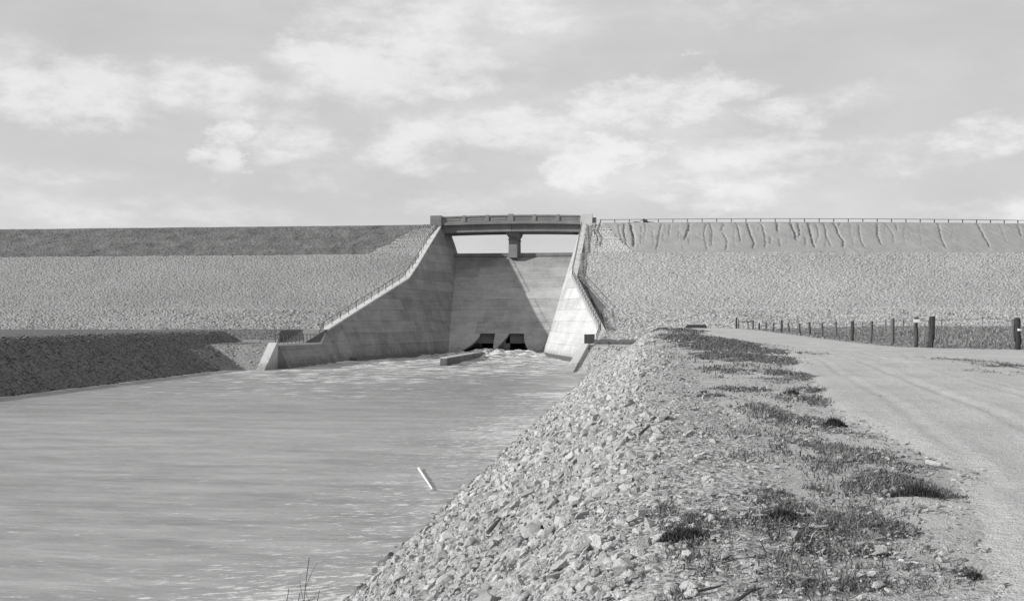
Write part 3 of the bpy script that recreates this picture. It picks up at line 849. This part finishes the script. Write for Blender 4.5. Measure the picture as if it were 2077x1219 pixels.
# the small dark scraper left on the crest
px, _, _ = unp_y(1308, 446, 178.2)
root = tag(empty('earth_scraper', (px, 178.15, 20.67)), 'small dark earth scraper with a handle left on the dam crest by the guard rail', 'scraper')
MB().hexa([(-.3, -.2, 0), (.55, -.2, 0), (.55, .35, 0), (-.3, .35, 0), (-.35, -.25, .45), (.35, -.25, .42), (.35, .4, .42), (-.35, .4, .45)]).build('bowl', M_IRON, root, bevel=.04)
MB().tube((-.25, 0, .5), (-1.0, 0, .02), .04).tube((-.25, .2, .5), (-1.0, .1, .02), .04).build('handle', M_IRON, root)
MB().tube((.35, 0, .1), (1.5, 0, .03), .07, 6, .03).build('drawbar', M_IRON, root)
MB().tube((-.2, .05, .42), (-.12, .05, .68), .06).build('lug', M_IRON, root)
root = MB().hexa([(-.7, -.2, 0), (.6, -.2, 0), (.5, .2, 0), (-.6, .2, 0), (-.3, -.12, .17), (.25, -.12, .19), (.2, .12, .17), (-.25, .12, .15)]).build('sod_heap', M_DARKRUB)
px, _, _ = unp_y(1290, 448, 178.2); root.location = (px, 178.1, 20.65)
tag(root, 'flat dark heap of sods on the dam crest left of the scraper', 'heap')

# ------------------------------------------------------------------ road
def road():
    ys_ = np.concatenate([np.arange(-30, 4, 2), np.arange(4, 30, .2), np.arange(30, 60, .4), np.arange(60, 134, .8)])
    eL = np.interp(ys_, [0, 6, 9.5, 12, 19, 30, 48, 70, 95, 118, 134], [1.6, 1.7, 2.4, 2.9, 3.0, 3.9, 5.6, 5.6, 4.6, 3.4, 3.2]) + .35*vnoise(ys_*.35, ys_*0, 3)
    eR = np.interp(ys_, [0, 50, 55, 57.5, 60, 75, 97, 120, 134], [90, 90, 60, 16, 13.2, 12.2, 11.2, 9.8, 9.2]) + .3*vnoise(ys_*.4, ys_*0, 8)
    u = np.concatenate([np.linspace(0, .13, 110), np.linspace(.135, .3, 40), np.linspace(.32, 1, 50)])
    U, YY = np.meshgrid(u, ys_)
    X = eL[:, None] + (eR-eL)[:, None]*U
    Z = terrain(X, YY)
    GZn = fbm(X*.35, YY*.35, 9, 3)*.05
    e = np.clip((X-eL[:, None])/.5, 0, 1)*np.clip((eR[:, None]-X)/.5, 0, 1)
    Z = Z + GZn - .03 + .085*e
    c = np.interp(YY, [0, 10, 20, 40, 60, 90, 130], [4.6, 5.2, 6.2, 8.2, 9.0, 8.0, 6.3])
    for o_, dp in ((-1.9, .02), (-.75, .035), (-.5, .02), (.75, .03), (1.05, .02), (2.3, .025), (3.6, .02)):
        w_ = .10 + .05*vnoise(YY*.3, YY*0+o_, 6)
        ex = X-c-o_ + .5*vnoise(YY*.09, YY*0+o_*3, 2)
        Z = Z - dp*(np.exp(-(ex/w_)**2) - .6*np.exp(-((ex-.2)/.1)**2) - .6*np.exp(-((ex+.2)/.1)**2))*(YY < 70)
    Z = Z + (vnoise(X*2.2, YY*1.4, 12)*.022 + vnoise(X*6, YY*5, 13)*.012)*e
    tag(mesh_np('road', np.stack([X, YY, Z], -1).reshape(-1, 3), grid_faces(*X.shape), M_ROAD, smooth=True), kind='structure')
road()
def gz(x, y): return float(terrain(np.array([x]), np.array([y]))[0])

# ------------------------------------------------------------------ fence beside the road
WIRE_TOP = []
def crooked_post(name, base, h, r, mat, lean=0, parent=None, segs=5, n=8, seed=0, taper=.92):
    rr = random.Random(seed); v = []; f = []
    for i in range(segs+1):
        t = i/segs; c = Vector((lean*t + rr.uniform(-.03, .03)*(i > 0)*h*.5, rr.uniform(-.02, .02), -.3 + (h+.3)*t))
        ra = r*(1.05-(1-taper)*t)*rr.uniform(.93, 1.07)
        for k in range(n): a = 2*pi*k/n; q = ra*rr.uniform(.9, 1.1); v.append((c.x+q*cos(a), c.y+q*sin(a), c.z))
    for i in range(segs):
        for k in range(n): f.append((i*n+k, i*n+(k+1) % n, (i+1)*n+(k+1) % n, (i+1)*n+k))
    f.append(tuple(segs*n+k for k in range(n)))
    o = MB().add(v, f).build(name, mat, parent); o.location = base; return o
fence = tag(empty('road_fence', (15, 60, 3.8)), 'wire fence of weathered timber posts along the far side of the dirt road', 'fence')
fo_ = fence.location
fx = [1858, 1809, 1766, 1728, 1696, 1668, 1643, 1622, 1600, 1585, 1568, 1553, 1540, 1527]
fb = [699, 696, 695.5, 692, 690, 687, 685, 681, 679, 678, 677, 676, 675, 673]
ft = [643, 646, 651, 651, 652, 655, 653, 656, 655, 650, 655, 655, 655, 653]
tops = []
for i, (x, yb, yt) in enumerate(zip(fx, fb, ft)):
    D = 4.915*(i+11.8) - .02*i*i; X, Y, _ = unp_d(x, yb, D); z = gz(X, Y); h = (yb-yt)/FPX*D
    r = .105 if i in (0, 1, 3) else (.10 if i == 9 else .085)
    p = crooked_post('fence_post', Vector((X, Y, z))-fo_, h + (EYE-(yb-HOR)/FPX*D - z), r, M_WOOD if i % 3 else M_WOODD, random.uniform(-.05, .05), fence, seed=i)
    tops.append((X, Y, z))
for hh in (1.12, .8, .45):
    mb = MB()
    for a, b in zip(tops[:-1], tops[1:]):
        mb.tube(Vector(a)+Vector((0, -.09, hh))-fo_, Vector(b)+Vector((0, -.09, hh))-fo_, .011, 3)
    mb.build('wire', M_GALV, fence)
# signboard nailed on the nearest of the fence posts
X, Y, z = tops[0]
sb = MB().box(-.16, .16, -.02, .02, -.09, .09).build('notice_board', M_PALE, None, bevel=.01); sb.location = (X, Y-.14, EYE-(651-HOR)/FPX*58)
tag(sb, 'small blank pale board nailed near the top of the nearest fence post', 'board')
# gate at the far end of the fence
gate = empty('field_gate', unp_d(1510, 671, 124)); tag(gate, 'small timber gate of upright bars at the far end of the fence', 'gate')
go = Vector(gate.location)
def gp_(x, y): return Vector(unp_d(x, y, 124))-go
for x, yb, yt, r in ((1493.5, 671, 644, .11), (1498.5, 671, 649, .055), (1507, 671.5, 652, .045), (1517, 672, 652, .06), (1527.5, 673, 650, .09)):
    a = gp_(x, yb+3); b = gp_(x+random.uniform(-.5, .5), yt)
    MB().tube(a, b, r, 7, r*.9).build('upright', M_WOODD, gate)
MB().tube(gp_(1498, 652), gp_(1527, 652.5), .045).build('top_bar', M_WOODD, gate)

# two big standing timbers
p = unp_d(1887, 700, 57); o = crooked_post('timber_post', (p[0], p[1], gz(p[0], p[1])), 1.68, .155, M_WOODD, .10, None, 7, 10, 5, .98)
tag(o, 'thick dark tall timber post standing alone at the roadside right of the fence', 'post')
p = unp_d(2066, 707, 54); root = empty('timber_post', (p[0], p[1], gz(p[0], p[1]))); tag(root, 'crooked split timber post at the right edge with a pale band', 'post')
crooked_post('stem', (0, 0, 0), 1.62, .13, M_WOODD, -.06, root, 7, 9, 8, 1.1)
crooked_post('stem', (-.20, .05, .75), .80, .085, M_WOOD, -.05, root, 4, 8, 9, 1.0)
MB().tube((.0, 0, .98), (.01, 0, 1.08), .165, 10).build('band', M_PALE, root)
# far field fence: thin posts and one rail
ff = tag(empty('field_fence', (20, 118, 4.3)), 'thin far fence with a wire across the grass field below the dam', 'fence')
fo2 = ff.location; pts = []
for x, yb, yt in ((1750, 672, 652), (1797, 671, 648), (1833, 670, 648), (1910, 667, 645), (1992, 664, 642), (2062, 664, 645)):
    P_ = unp_d(x, yb, 112); z = gz(P_[0], P_[1]); h = EYE-(yt-HOR)/FPX*112 - z
    crooked_post('fence_post', Vector((P_[0], P_[1], z))-fo2, h, .055 if x < 1950 else .03, M_WOOD, 0, ff, 3, 6, x); pts.append(Vector((P_[0], P_[1], z+h-.2)))
mb = MB()
for a, b in zip(pts[:-1], pts[1:]): mb.tube(a-fo2, b-fo2, .025, 4)
mb.build('wire', M_GALV, ff)

# low dark plank culvert cover at the road's far end
P_ = unp_d(1412, 661.5, 127); zz = gz(P_[0], P_[1])
root = tag(empty('timber_culvert', (P_[0], P_[1], zz)), 'low dark flat-topped timber culvert at the far end of the road', 'culvert')
MB().hexa([(-1.28, -.5, -.2), (1.28, -.5, -.2), (1.2, .9, -.2), (-1.2, .9, -.2), (-1.24, -.45, .24), (1.22, -.45, .24), (1.1, .9, .24), (-1.1, .9, .24)]).build('side_beam', M_WOODD, root)
for i in range(7):
    y = -.46+i*.2
    w = 1.18-.03*i
    MB().hexa([(-w, y, .245), (w, y, .245), (w, y+.18, .245), (-w, y+.18, .245), (-w+.12, y, .45), (w-.12, y, .45), (w-.12, y+.18, .45), (-w+.12, y+.18, .45)]).build('plank', M_WOODD, root)
P_ = unp_d(1343, 663.2, 125)
o = MB().hexa([(-.55, -.1, 0), (.5, -.12, 0), (.5, .12, 0), (-.55, .1, 0), (-.5, -.09, .09), (.5, -.1, .14), (.5, .1, .14), (-.5, .08, .09)]).build('timber_baulk', M_WOODD)
o.location = (P_[0], P_[1], gz(P_[0], P_[1])+.03); tag(o, 'short dark timber baulk lying at the tip of the bank', 'timber')

# ------------------------------------------------------------------ stones
def rock_proto(seed, flat=1.0, npts=18):
    r = random.Random(seed); bm = bmesh.new()
    sx, sy, sz = r.uniform(.8, 1.25), r.uniform(.6, 1.0), r.uniform(.42, .8)*flat
    for _ in range(npts):
        d = Vector((r.gauss(0, 1), r.gauss(0, 1), r.gauss(0, 1))).normalized()
        k = r.uniform(.8, 1.0); bm.verts.new((d.x*sx*k*.5, d.y*sy*k*.5, d.z*sz*k*.5))
    res = bmesh.ops.convex_hull(bm, input=bm.verts[:])
    dead = [e for e in res.get('geom_interior', []) if isinstance(e, bmesh.types.BMVert)]
    if dead: bmesh.ops.delete(bm, geom=dead, context='VERTS')
    bmesh.ops.triangulate(bm, faces=bm.faces[:]); bmesh.ops.recalc_face_normals(bm, faces=bm.faces)
    me = bpy.data.meshes.new('stone'); bm.to_mesh(me); bm.free(); me.materials.append(M_STONEO)
    v = np.array([p.co for p in me.vertices]); f = np.array([list(p.vertices) for p in me.polygons])
    return me, v, f
PR = [rock_proto(i) for i in range(14)]
PRL = [rock_proto(50+i, .9, 9) for i in range(8)]
PRM = [rock_proto(80+i, 1.0, 11) for i in range(10)]
def rot_mats(n, tilt=.6):
    a = rng.random(n)*2*pi; b = (rng.random(n)-.5)*2*tilt; c = (rng.random(n)-.5)*2*tilt
    ca, sa, cb_, sb_, cc, sc_ = np.cos(a), np.sin(a), np.cos(b), np.sin(b), np.cos(c), np.sin(c)
    Rz = np.zeros((n, 3, 3)); Rz[:, 0, 0] = ca; Rz[:, 0, 1] = -sa; Rz[:, 1, 0] = sa; Rz[:, 1, 1] = ca; Rz[:, 2, 2] = 1
    Rx = np.zeros((n, 3, 3)); Rx[:, 0, 0] = 1; Rx[:, 1, 1] = cb_; Rx[:, 1, 2] = -sb_; Rx[:, 2, 1] = sb_; Rx[:, 2, 2] = cb_
    Ry = np.zeros((n, 3, 3)); Ry[:, 1, 1] = 1; Ry[:, 0, 0] = cc; Ry[:, 0, 2] = sc_; Ry[:, 2, 0] = -sc_; Ry[:, 2, 2] = cc
    return Rz @ Rx @ Ry
def merge_rocks(name, P, S, protos, mat, tilt, tiltM=None):
    vs, fs, b = [], [], 0
    idx = rng.integers(0, len(protos), len(P))
    for k, (me, v, f) in enumerate(protos):
        q = np.where(idx == k)[0]
        if not len(q): continue
        R = rot_mats(len(q), tilt)
        if tiltM is not None: R = tiltM @ R
        W = np.einsum('nij,vj->nvi', R, v)*S[q][:, None, None] + P[q][:, None, :]
        F = f[None] + (np.arange(len(q))*len(v))[:, None, None] + b
        vs.append(W.reshape(-1, 3)); fs.append(F.reshape(-1, 3)); b += W.shape[0]*W.shape[1]
    return mesh_np(name, np.concatenate(vs), np.concatenate(fs), mat, smooth=False)
SL = np.array(Matrix.Rotation(-math.atan(1/1.5)*.85, 3, 'Y'))      # the bank falls to -x
def scatter_bank():
    P, S = [], []
    for (y0, y1, dens, smin, smed, smax) in ((3, 12, 560, .018, .042, .30), (12, 22, 330, .028, .06, .34), (22, 40, 120, .05, .092, .36), (40, 70, 46, .075, .135, .36), (70, 107, 17, .11, .19, .40)):
        n = int((y1-y0)*7.6*dens)
        x = -6.3 + rng.random(n)*7.6; y = y0+rng.random(n)*(y1-y0)
        s = np.clip(smed*np.exp(rng.normal(0, .58, n)), smin, smax)
        crest = sst(-.9, 1.2, x)                       # smaller and thinner over the shoulder
        keep = rng.random(n) > crest*.55
        s = s*(1-.55*crest) * (1 + .25*vnoise(x*.5, y*.5, 14)*2)
        z = terrain(x, y) + s*.08 + rng.random(n)*s*.10
        P.append(np.stack([x, y, z], -1)[keep]); S.append(s[keep])
    return np.concatenate(P), np.concatenate(S)
Pb, Sb = scatter_bank()
D_ = -sin(TH)*Pb[:, 0] + cos(TH)*Pb[:, 1]
xi = 1038.5 + FPX*(cos(TH)*Pb[:, 0]+sin(TH)*Pb[:, 1])/D_; yi = HOR - FPX*(Pb[:, 2]-EYE)/D_
vis = (xi > -20) & (xi < 2100) & (yi < 1240) & (D_ > 1)
app = np.where(vis, Sb/D_, 0)
top = np.argsort(-app)[:300]
mask = np.ones(len(Pb), bool); mask[top] = False
for q, i in enumerate(top):
    o = bpy.data.objects.new('stone', PR[i % len(PR)][0]); link(o, BANK)
    o.location = Pb[i]; o.scale = (Sb[i],)*3
    on_slope = Pb[i][0] < -.3
    R = Matrix(rot_mats(1, .5)[0].tolist())
    if on_slope: R = Matrix(SL.tolist()) @ R
    o.rotation_euler = R.to_euler()
sl = Pb[:, 0] < -.3
o = merge_rocks('loose_rubble', Pb[mask & sl], Sb[mask & sl], PRM, M_STONE, .55, SL); o.parent = BANK; tag(o, kind='stuff')
o = merge_rocks('shoulder_gravel', Pb[mask & ~sl], Sb[mask & ~sl], PRL, M_STONE, .5); o.parent = BANK; tag(o, kind='stuff')
# gravel on the flat
def scatter_flat():
    P, S = [], []
    for (y0, y1, x0, x1, dens, smed) in ((4, 10, .4, 5, 300, .022), (10, 20, .6, 9, 90, .03), (20, 40, 1, 18, 22, .045), (40, 62, 1, 30, 7, .07), (62, 125, 1, 9, 6, .1), (4, 10, .4, 5, 40, .05), (10, 24, .6, 9, 9, .07)):
        n = int((y1-y0)*(x1-x0)*dens)
        x = x0+rng.random(n)*(x1-x0); y = y0+rng.random(n)*(y1-y0)
        s = np.clip(smed*np.exp(rng.normal(0, .5, n)), smed*.4, smed*3.4)
        onroad = sst(0, .8, x-np.interp(y, [0, 6, 9.5, 12, 19, 30, 48, 70, 95, 118], [1.6, 1.7, 2.4, 2.9, 3.0, 3.9, 5.6, 5.6, 4.6, 3.4]))
        keep = rng.random(n) > sst(0, 1.8, x-np.interp(y, [0, 6, 9.5, 12, 19, 30, 48, 70, 95, 118], [1.6, 1.7, 2.4, 2.9, 3.0, 3.9, 5.6, 5.6, 4.6, 3.4]))*.66
        s = s*(1-.35*onroad)
        z = terrain(x, y) + s*.12 + .015
        P.append(np.stack([x, y, z], -1)[keep]); S.append(s[keep])
    return np.concatenate(P), np.concatenate(S)
Pf, Sf = scatter_flat()
o = merge_rocks('gravel', Pf, Sf, PRL, M_PEB, .4); tag(o, kind='stuff')
# riprap near the shelves, coarser than the faces of the dam
def scatter_far():
    P, S = [], []
    for (x0, x1, y0, y1, n) in ((-6.6, 2.5, 107, 111, 260), (-47, -39.6, 107, 111, 120), (-6.4, 14, 124.8, 141, 3000), (-62, -39.6, 124.8, 141, 2400), (14, 60, 130, 141, 4000)):
        x = x0+rng.random(n)*(x1-x0); y = y0+rng.random(n)*(y1-y0)
        if y0 > 120: z = prof(y)
        else: z = terrain(x, y)
        keep = np.abs(x-XA) > wtop(y)+1.1
        s = np.clip(.23*np.exp(rng.normal(0, .35, n)), .12, .6)
        P.append(np.stack([x, y, z+.05*s], -1)[keep]); S.append(s[keep])
    return np.concatenate(P), np.concatenate(S)
Pq, Sq = scatter_far(); Pq[:, 1] += bend(Pq[:, 0])*(Pq[:, 1] > 120)
o = merge_rocks('riprap', Pq, Sq, PR, m_stone('riprap_stone', .20, .44), .5); tag(o, kind='stuff')
Pl = []; n = 7000
y = 45+rng.random(n)*74; t_ = rng.random(n); x = -43.0 - t_*6.6
Sl_ = np.clip(.15*np.exp(rng.normal(0, .35, n)), .08, .4)
o = merge_rocks('bank_rubble', np.stack([x, y, terrain(x, y)+.04], -1), Sl_, PR, m_stone('dark_stone', .06, .30), .5); tag(o, kind='stuff')

# pale stones lying about, single things
for k, (x, y, w, lab) in enumerate(((1785, 1108, 19, 'pale flat stone lying in front of the largest grass patch'), (1828, 1132, 22, 'whitish stone, left of a close pair on the gravel near the lower right'),
        (1858, 1138, 20, 'whitish stone, right of a close pair on the gravel near the lower right'), (1906, 1147, 13, 'small rounded white stone just right of the close pair of stones'),
        (1767, 1163, 14, 'small white stone among thin grass below the pair of stones'), (1278, 1172, 40, 'large pale boulder at the top of the rubble bank'),
        (1462, 718, 10, 'white stone between the two far grass patches'), (1894, 705.5, 6, 'small bright white stone at the foot of the thick dark post'))):
    X, Y = unp_z(x, y, 3.72 if Y else 3.7); s = w*math.hypot(X, Y)/FPX*1.35; z = gz(X, Y)
    o = bpy.data.objects.new('pale_stone', PR[(k*3+1) % len(PR)][0].copy()); o.data.materials.clear(); o.data.materials.append(M_PALEST); link(o)
    o.location = (X, Y, z+s*.1); o.scale = (s*1.1, s*.9, s*.7); o.rotation_euler = (0, 0, k*1.3); tag(o, lab, 'stone', 'pale stones lying on the gravel')
# sticks and boards
def stick(x0, y0, x1, y1, r, mat, lab, z=3.74, cat='stick', name='stick', dz=.02, bend=.0):
    a = unp_z(x0, y0, z); b = unp_z(x1, y1, z)
    A = Vector((a[0], a[1], gz(*a)+dz+r)); B = Vector((b[0], b[1], gz(*b)+dz+r)); mid = (A+B)/2 + Vector((bend, bend, abs(bend)))
    o = MB().tube(A-A, mid-A, r, 6, r*.9).tube(mid-A, B-A, r*.9, 6, r*.6).build(name, mat); o.location = A
    return tag(o, lab, cat)
stick(1492, 1214, 1540, 1190, .012, M_TWIG, 'dark bent stick on the gravel at the bottom of the photo', bend=.02)
stick(1402, 1185, 1462, 1180, .011, M_TWIG, 'thin dark stick lying level left of the bent stick')
stick(2010, 1016, 2048, 1021, .012, M_TWIG, 'small dark twig lying on the pale road at the right', bend=.015)
o = stick(1880, 938, 1910, 944, .028, M_WOODP, 'short pale piece of board lying on the road edge', cat='board', name='board_scrap')
stick(1298, 893, 1317, 880, .025, M_TWIG, 'short dark stick on the brow of the rubble bank', z=3.6, dz=.1)
stick(990, 1140, 1015, 1112, .03, M_WOOD, 'grey weathered stake lying on the rubble slope', z=2.2, dz=.15)

a = unp_z(849, 948, .06); b_ = unp_z(877, 991, .06)
o = MB().tube((0, 0, 0), (b_[0]-a[0], b_[1]-a[1], .0), .042, 7, .03).build('floating_pole', M_PALE); o.location = (a[0], a[1], .045)
tag(o, 'straight pale pole floating on the smooth water', 'pole')

# ------------------------------------------------------------------ grass and weeds
def blades(name, P, H, W, mat, lean=.5, per=1, seed=0, kind='stuff'):
    n = len(P); a = rng.random(n)*2*pi; l = rng.random(n)*lean*H; la = rng.random(n)*2*pi
    side_ = np.stack([np.cos(a), np.sin(a), np.zeros(n)], -1)*W[:, None]*.5
    tip = P + np.stack([np.cos(la)*l, np.sin(la)*l, H], -1)
    mid = P + np.stack([np.cos(la)*l*.3, np.sin(la)*l*.3, H*.55], -1)
    v = np.stack([P-side_, P+side_, mid+side_*.8, mid-side_*.8, tip], 1).reshape(-1, 3)
    b = np.arange(n)[:, None]*5
    f = np.concatenate([b+np.array([[0, 1, 2]]), b+np.array([[0, 2, 3]]), b+np.array([[3, 2, 4]])])
    o = mesh_np(name, v, f, mat)
    if kind: tag(o, kind=kind)
    return o
PATCH = [(1405,1045,72,38,1),(1345,1010,30,20,.3),(1588,1022,55,34,1),(1690,1058,130,52,1),(1850,985,66,30,1),(1780,990,60,26,.6),(1755,1062,95,40,.9),
 (1560,1060,60,30,.6),(1640,1105,60,26,.5),(1620,1150,55,36,.6),(1690,1185,120,28,.55),(1540,1192,70,20,.5),(1800,1150,90,20,.35),(1860,1185,120,22,.3),(1400,1090,60,34,.4),(1370,1180,60,30,.45),
 (1655,905,65,28,.45),(1745,918,80,32,.5),(1800,960,50,22,.4),(1680,940,60,20,.4),(1600,848,60,24,.5),(1560,830,40,16,.4),(1640,810,60,12,.45),(1500,788,55,6,.7),(1440,802,34,3.5,.8),(1590,757,44,9,.7),
 (1480,752,60,7,.35),(1515,725,85,13,.95),(1440,706,60,6,.5),(1470,700,80,9,.9),(1410,690,60,8,.95),(1375,677,36,6,1),(1520,708,60,7,.9),(1900,1150,40,16,.3),(1975,1160,24,22,.6),(1570,905,60,12,.2),
 (1960,734,70,9,.7),(2040,742,60,12,.8),(2000,757,80,10,.4),(1700,1120,100,20,.35),(1660,990,50,14,.3),(1580,770,60,6,.4),(1650,790,50,6,.4),(1740,880,30,14,.3),(1330,940,20,8,.15),(1620,717,60,3,.35),(1440,1140,60,24,.3)]
def grass_patches():
    P, H, W = [], [], []
    for (x, y, rx, ry, dn) in PATCH:
        Xc, Yc = unp_z(x, y, 3.72); D = math.hypot(Xc, Yc)
        ax = rx*D/FPX*1.15; ay = ry*D*D/(FPX*1.58)*1.1; ay = min(ay, 14)
        area = pi*ax*ay; bw = .0022 + D*.00065; bh = .028 + D*.0009
        n = int(min(26000, area*dn*min(9000, 1.0/(bw*bh*.8))))
        u = rng.random(n)**.6; a = rng.random(n)*2*pi
        ex = np.cos(a)*u*ax; ey = np.sin(a)*u*ay
        X = Xc + ex*RT.x + ey*FW.x; Y = Yc + ex*RT.y + ey*FW.y
        k = 3.0/max(ax, .3); nn = fbm(X*max(k, 1.2)*.9, Y*max(k*.5, .6), 33, 3)
        keep = nn + .5*(1-u) > rng.random(n)*.5 - .12 + (1-dn)*.22
        keep &= X > -.6
        X, Y = X[keep], Y[keep]
        P.append(np.stack([X, Y, terrain(X, Y)-.01], -1)); m = len(X)
        hh = bh*np.exp(rng.normal(0, .35, m))*(1.15-.5*u[keep]); H.append(hh); W.append(np.full(m, bw*1.5))
    return np.concatenate(P), np.concatenate(H), np.concatenate(W)
gp0, gh, gw = grass_patches()
nv = 30000
Yv = 5.5 + rng.random(nv)**2.0*95; ev = np.interp(Yv, [0, 6, 9.5, 12, 19, 30, 48, 70, 95, 118], [1.6, 1.7, 2.4, 2.9, 3.0, 3.9, 5.6, 5.6, 4.6, 3.4])
Xv = -.2 + rng.random(nv)*(ev+.5)
kv = fbm(Xv*1.1, Yv*.7, 57, 3) + .1*np.exp(-((Xv-ev*.55)/(ev*.3))**2)*4 > .42 + .3*rng.random(nv)
Xv, Yv = Xv[kv], Yv[kv]; Dv = np.hypot(Xv, Yv)
gp0 = np.concatenate([gp0, np.stack([Xv, Yv, terrain(Xv, Yv)], -1)]); gh = np.concatenate([gh, (.03+Dv*.0012)*np.exp(rng.normal(0, .4, len(Xv)))]); gw = np.concatenate([gw, .004+Dv*.0010])
blades('verge_grass', gp0, gh, gw, M_GRASS, 1.4)
M_STRAW = m_grass('dry_straw', .28, .5)
ns = 1500; Ys = 6 + rng.random(ns)**1.6*30; Xs = -.3 + rng.random(ns)*4.4
ks = (fbm(Xs*.9, Ys*.5, 66, 2) > .05) & (Xs < np.interp(Ys, [6, 9.5, 12, 19, 30], [1.5, 2.1, 2.6, 2.7, 3.4])); Xs, Ys = Xs[ks], Ys[ks]
blades('dry_stalks', np.stack([Xs, Ys, terrain(Xs, Ys)], -1), .03+.09*rng.random(len(Xs)), np.full(len(Xs), .003)+Ys*.0003, M_STRAW, 1.6)
# grass over the field between the fence and the dam
n = 95000
Yg = 57 + (rng.random(n)**1.25)*82; u = rng.random(n)
xl_ = np.interp(Yg, [56, 58, 60, 75, 97, 120, 139], [16.5, 14.6, 13.4, 12.4, 11.4, 10.2, 9.8])
xr_ = .47*Yg*1.0 + 4
Xg = xl_ + u*np.maximum(xr_-xl_, 1)
kp = Yg < 130+bend(Xg); Xg, Yg, xl_, n = Xg[kp], Yg[kp], xl_[kp], int(kp.sum())
zg = terrain(Xg, Yg); tall = .13 + .17*np.clip(fbm(Xg*.15, Yg*.08, 23, 3)+.45, 0, 1)
tall = tall*(.45+.55*sst(10, 22, Xg-.02*Yg))*(1-.5*sst(90, 128, Yg))
Hg = tall*np.exp(rng.normal(0, .3, n)); Wg = .02 + Yg*.0007
edge = rng.random(n) < .35*sst(0, .8, xl_+.8-Xg)
blades('field_grass', np.stack([Xg, Yg, zg-.02], -1)[~edge], Hg[~edge], Wg[~edge], M_FIELD, .8)
# dark weed clumps: things of their own
def clump(x, y, w, h, n, lab, D=None, seedz=3.75):
    X, Y = unp_z(x, y, seedz); D = math.hypot(X, Y); rx = w*D/FPX/2
    root_p = Vector((X, Y, gz(X, Y)))
    a = rng.random(n)*2*pi; u = rng.random(n)**.5*(1+.35*np.sin(a*3+x)+.2*np.sin(a*5))
    P = np.stack([np.cos(a)*u*rx, np.sin(a)*u*rx*.8, np.zeros(n)-.01], -1)
    Hh = h*D/FPX*np.clip(1-.55*u, .3, 1)*(.35+rng.random(n)*.8)
    o = blades('weed_clump', P, Hh, np.full(n, .004+D*.0007), M_WEED, .8, kind=None); o.location = root_p
    return tag(o, lab, 'weeds', 'dark weed clumps on the verge')
clump(1691, 858, 38, 24, 700, 'dark rounded weed clump at the edge of the pale road')
clump(1605, 795, 30, 13, 500, 'small dark weed clump further up the verge')
clump(1858, 998, 95, 34, 1000, 'broad dark weed clump at the right tip of the grass patch')
clump(1590, 1040, 80, 30, 700, 'dark leafy clump at the upper left of the big grass patch')
clump(1392, 1068, 95, 32, 750, 'dark leafy clump on the brow of the bank at the left')
clump(1972, 1156, 40, 22, 260, 'small sparse weed on the road near the lower right corner')
# thin bare weed stalks at the water's edge
def stalk(x, yt, D, base_y, lab, br):
    X, Y, zt = unp_d(x, yt, D); zb = gz(X, Y); root = empty('weed_stalk', (X, Y, zb)); tag(root, lab, 'weed', 'bare weed stalks at the lower edge')
    h = zt-zb; r = random.Random(int(x)); mb = MB(); p = Vector((.03, 0, -.05)); k = 8
    pts = [p]
    for i in range(k): pts.append(Vector((.03 - .05*sin(i*.5), 0, h*(i+1)/k)))
    for a, b in zip(pts[:-1], pts[1:]): mb.tube(a, b, .0045, 4)
    mb.build('stem', M_TWIG, root)
    for i in range(br):
        a = pts[r.randint(1, 6)]; d = Vector((r.uniform(-1, 1), r.uniform(-.5, .5), r.uniform(.3, 1))).normalized()*r.uniform(.08, .3)
        MB().tube(a, a+d, .003, 4).tube(a+d, a+d*1.3+Vector((.03, 0, .03)), .002, 3).build('twig', M_TWIG, root)
stalk(619, 1130, 12.6, 0, 'tallest bare weed stalk rising against the water at the bottom edge', 7)
stalk(578, 1192, 12.6, 0, 'short bare weed stalk left of the tallest one', 5)
stalk(640, 1196, 12.6, 0, 'short bare weed stalk right of the tallest one', 6)
stalk(600, 1202, 12.5, 0, 'low twiggy weed at the foot of the tallest stalk', 8)
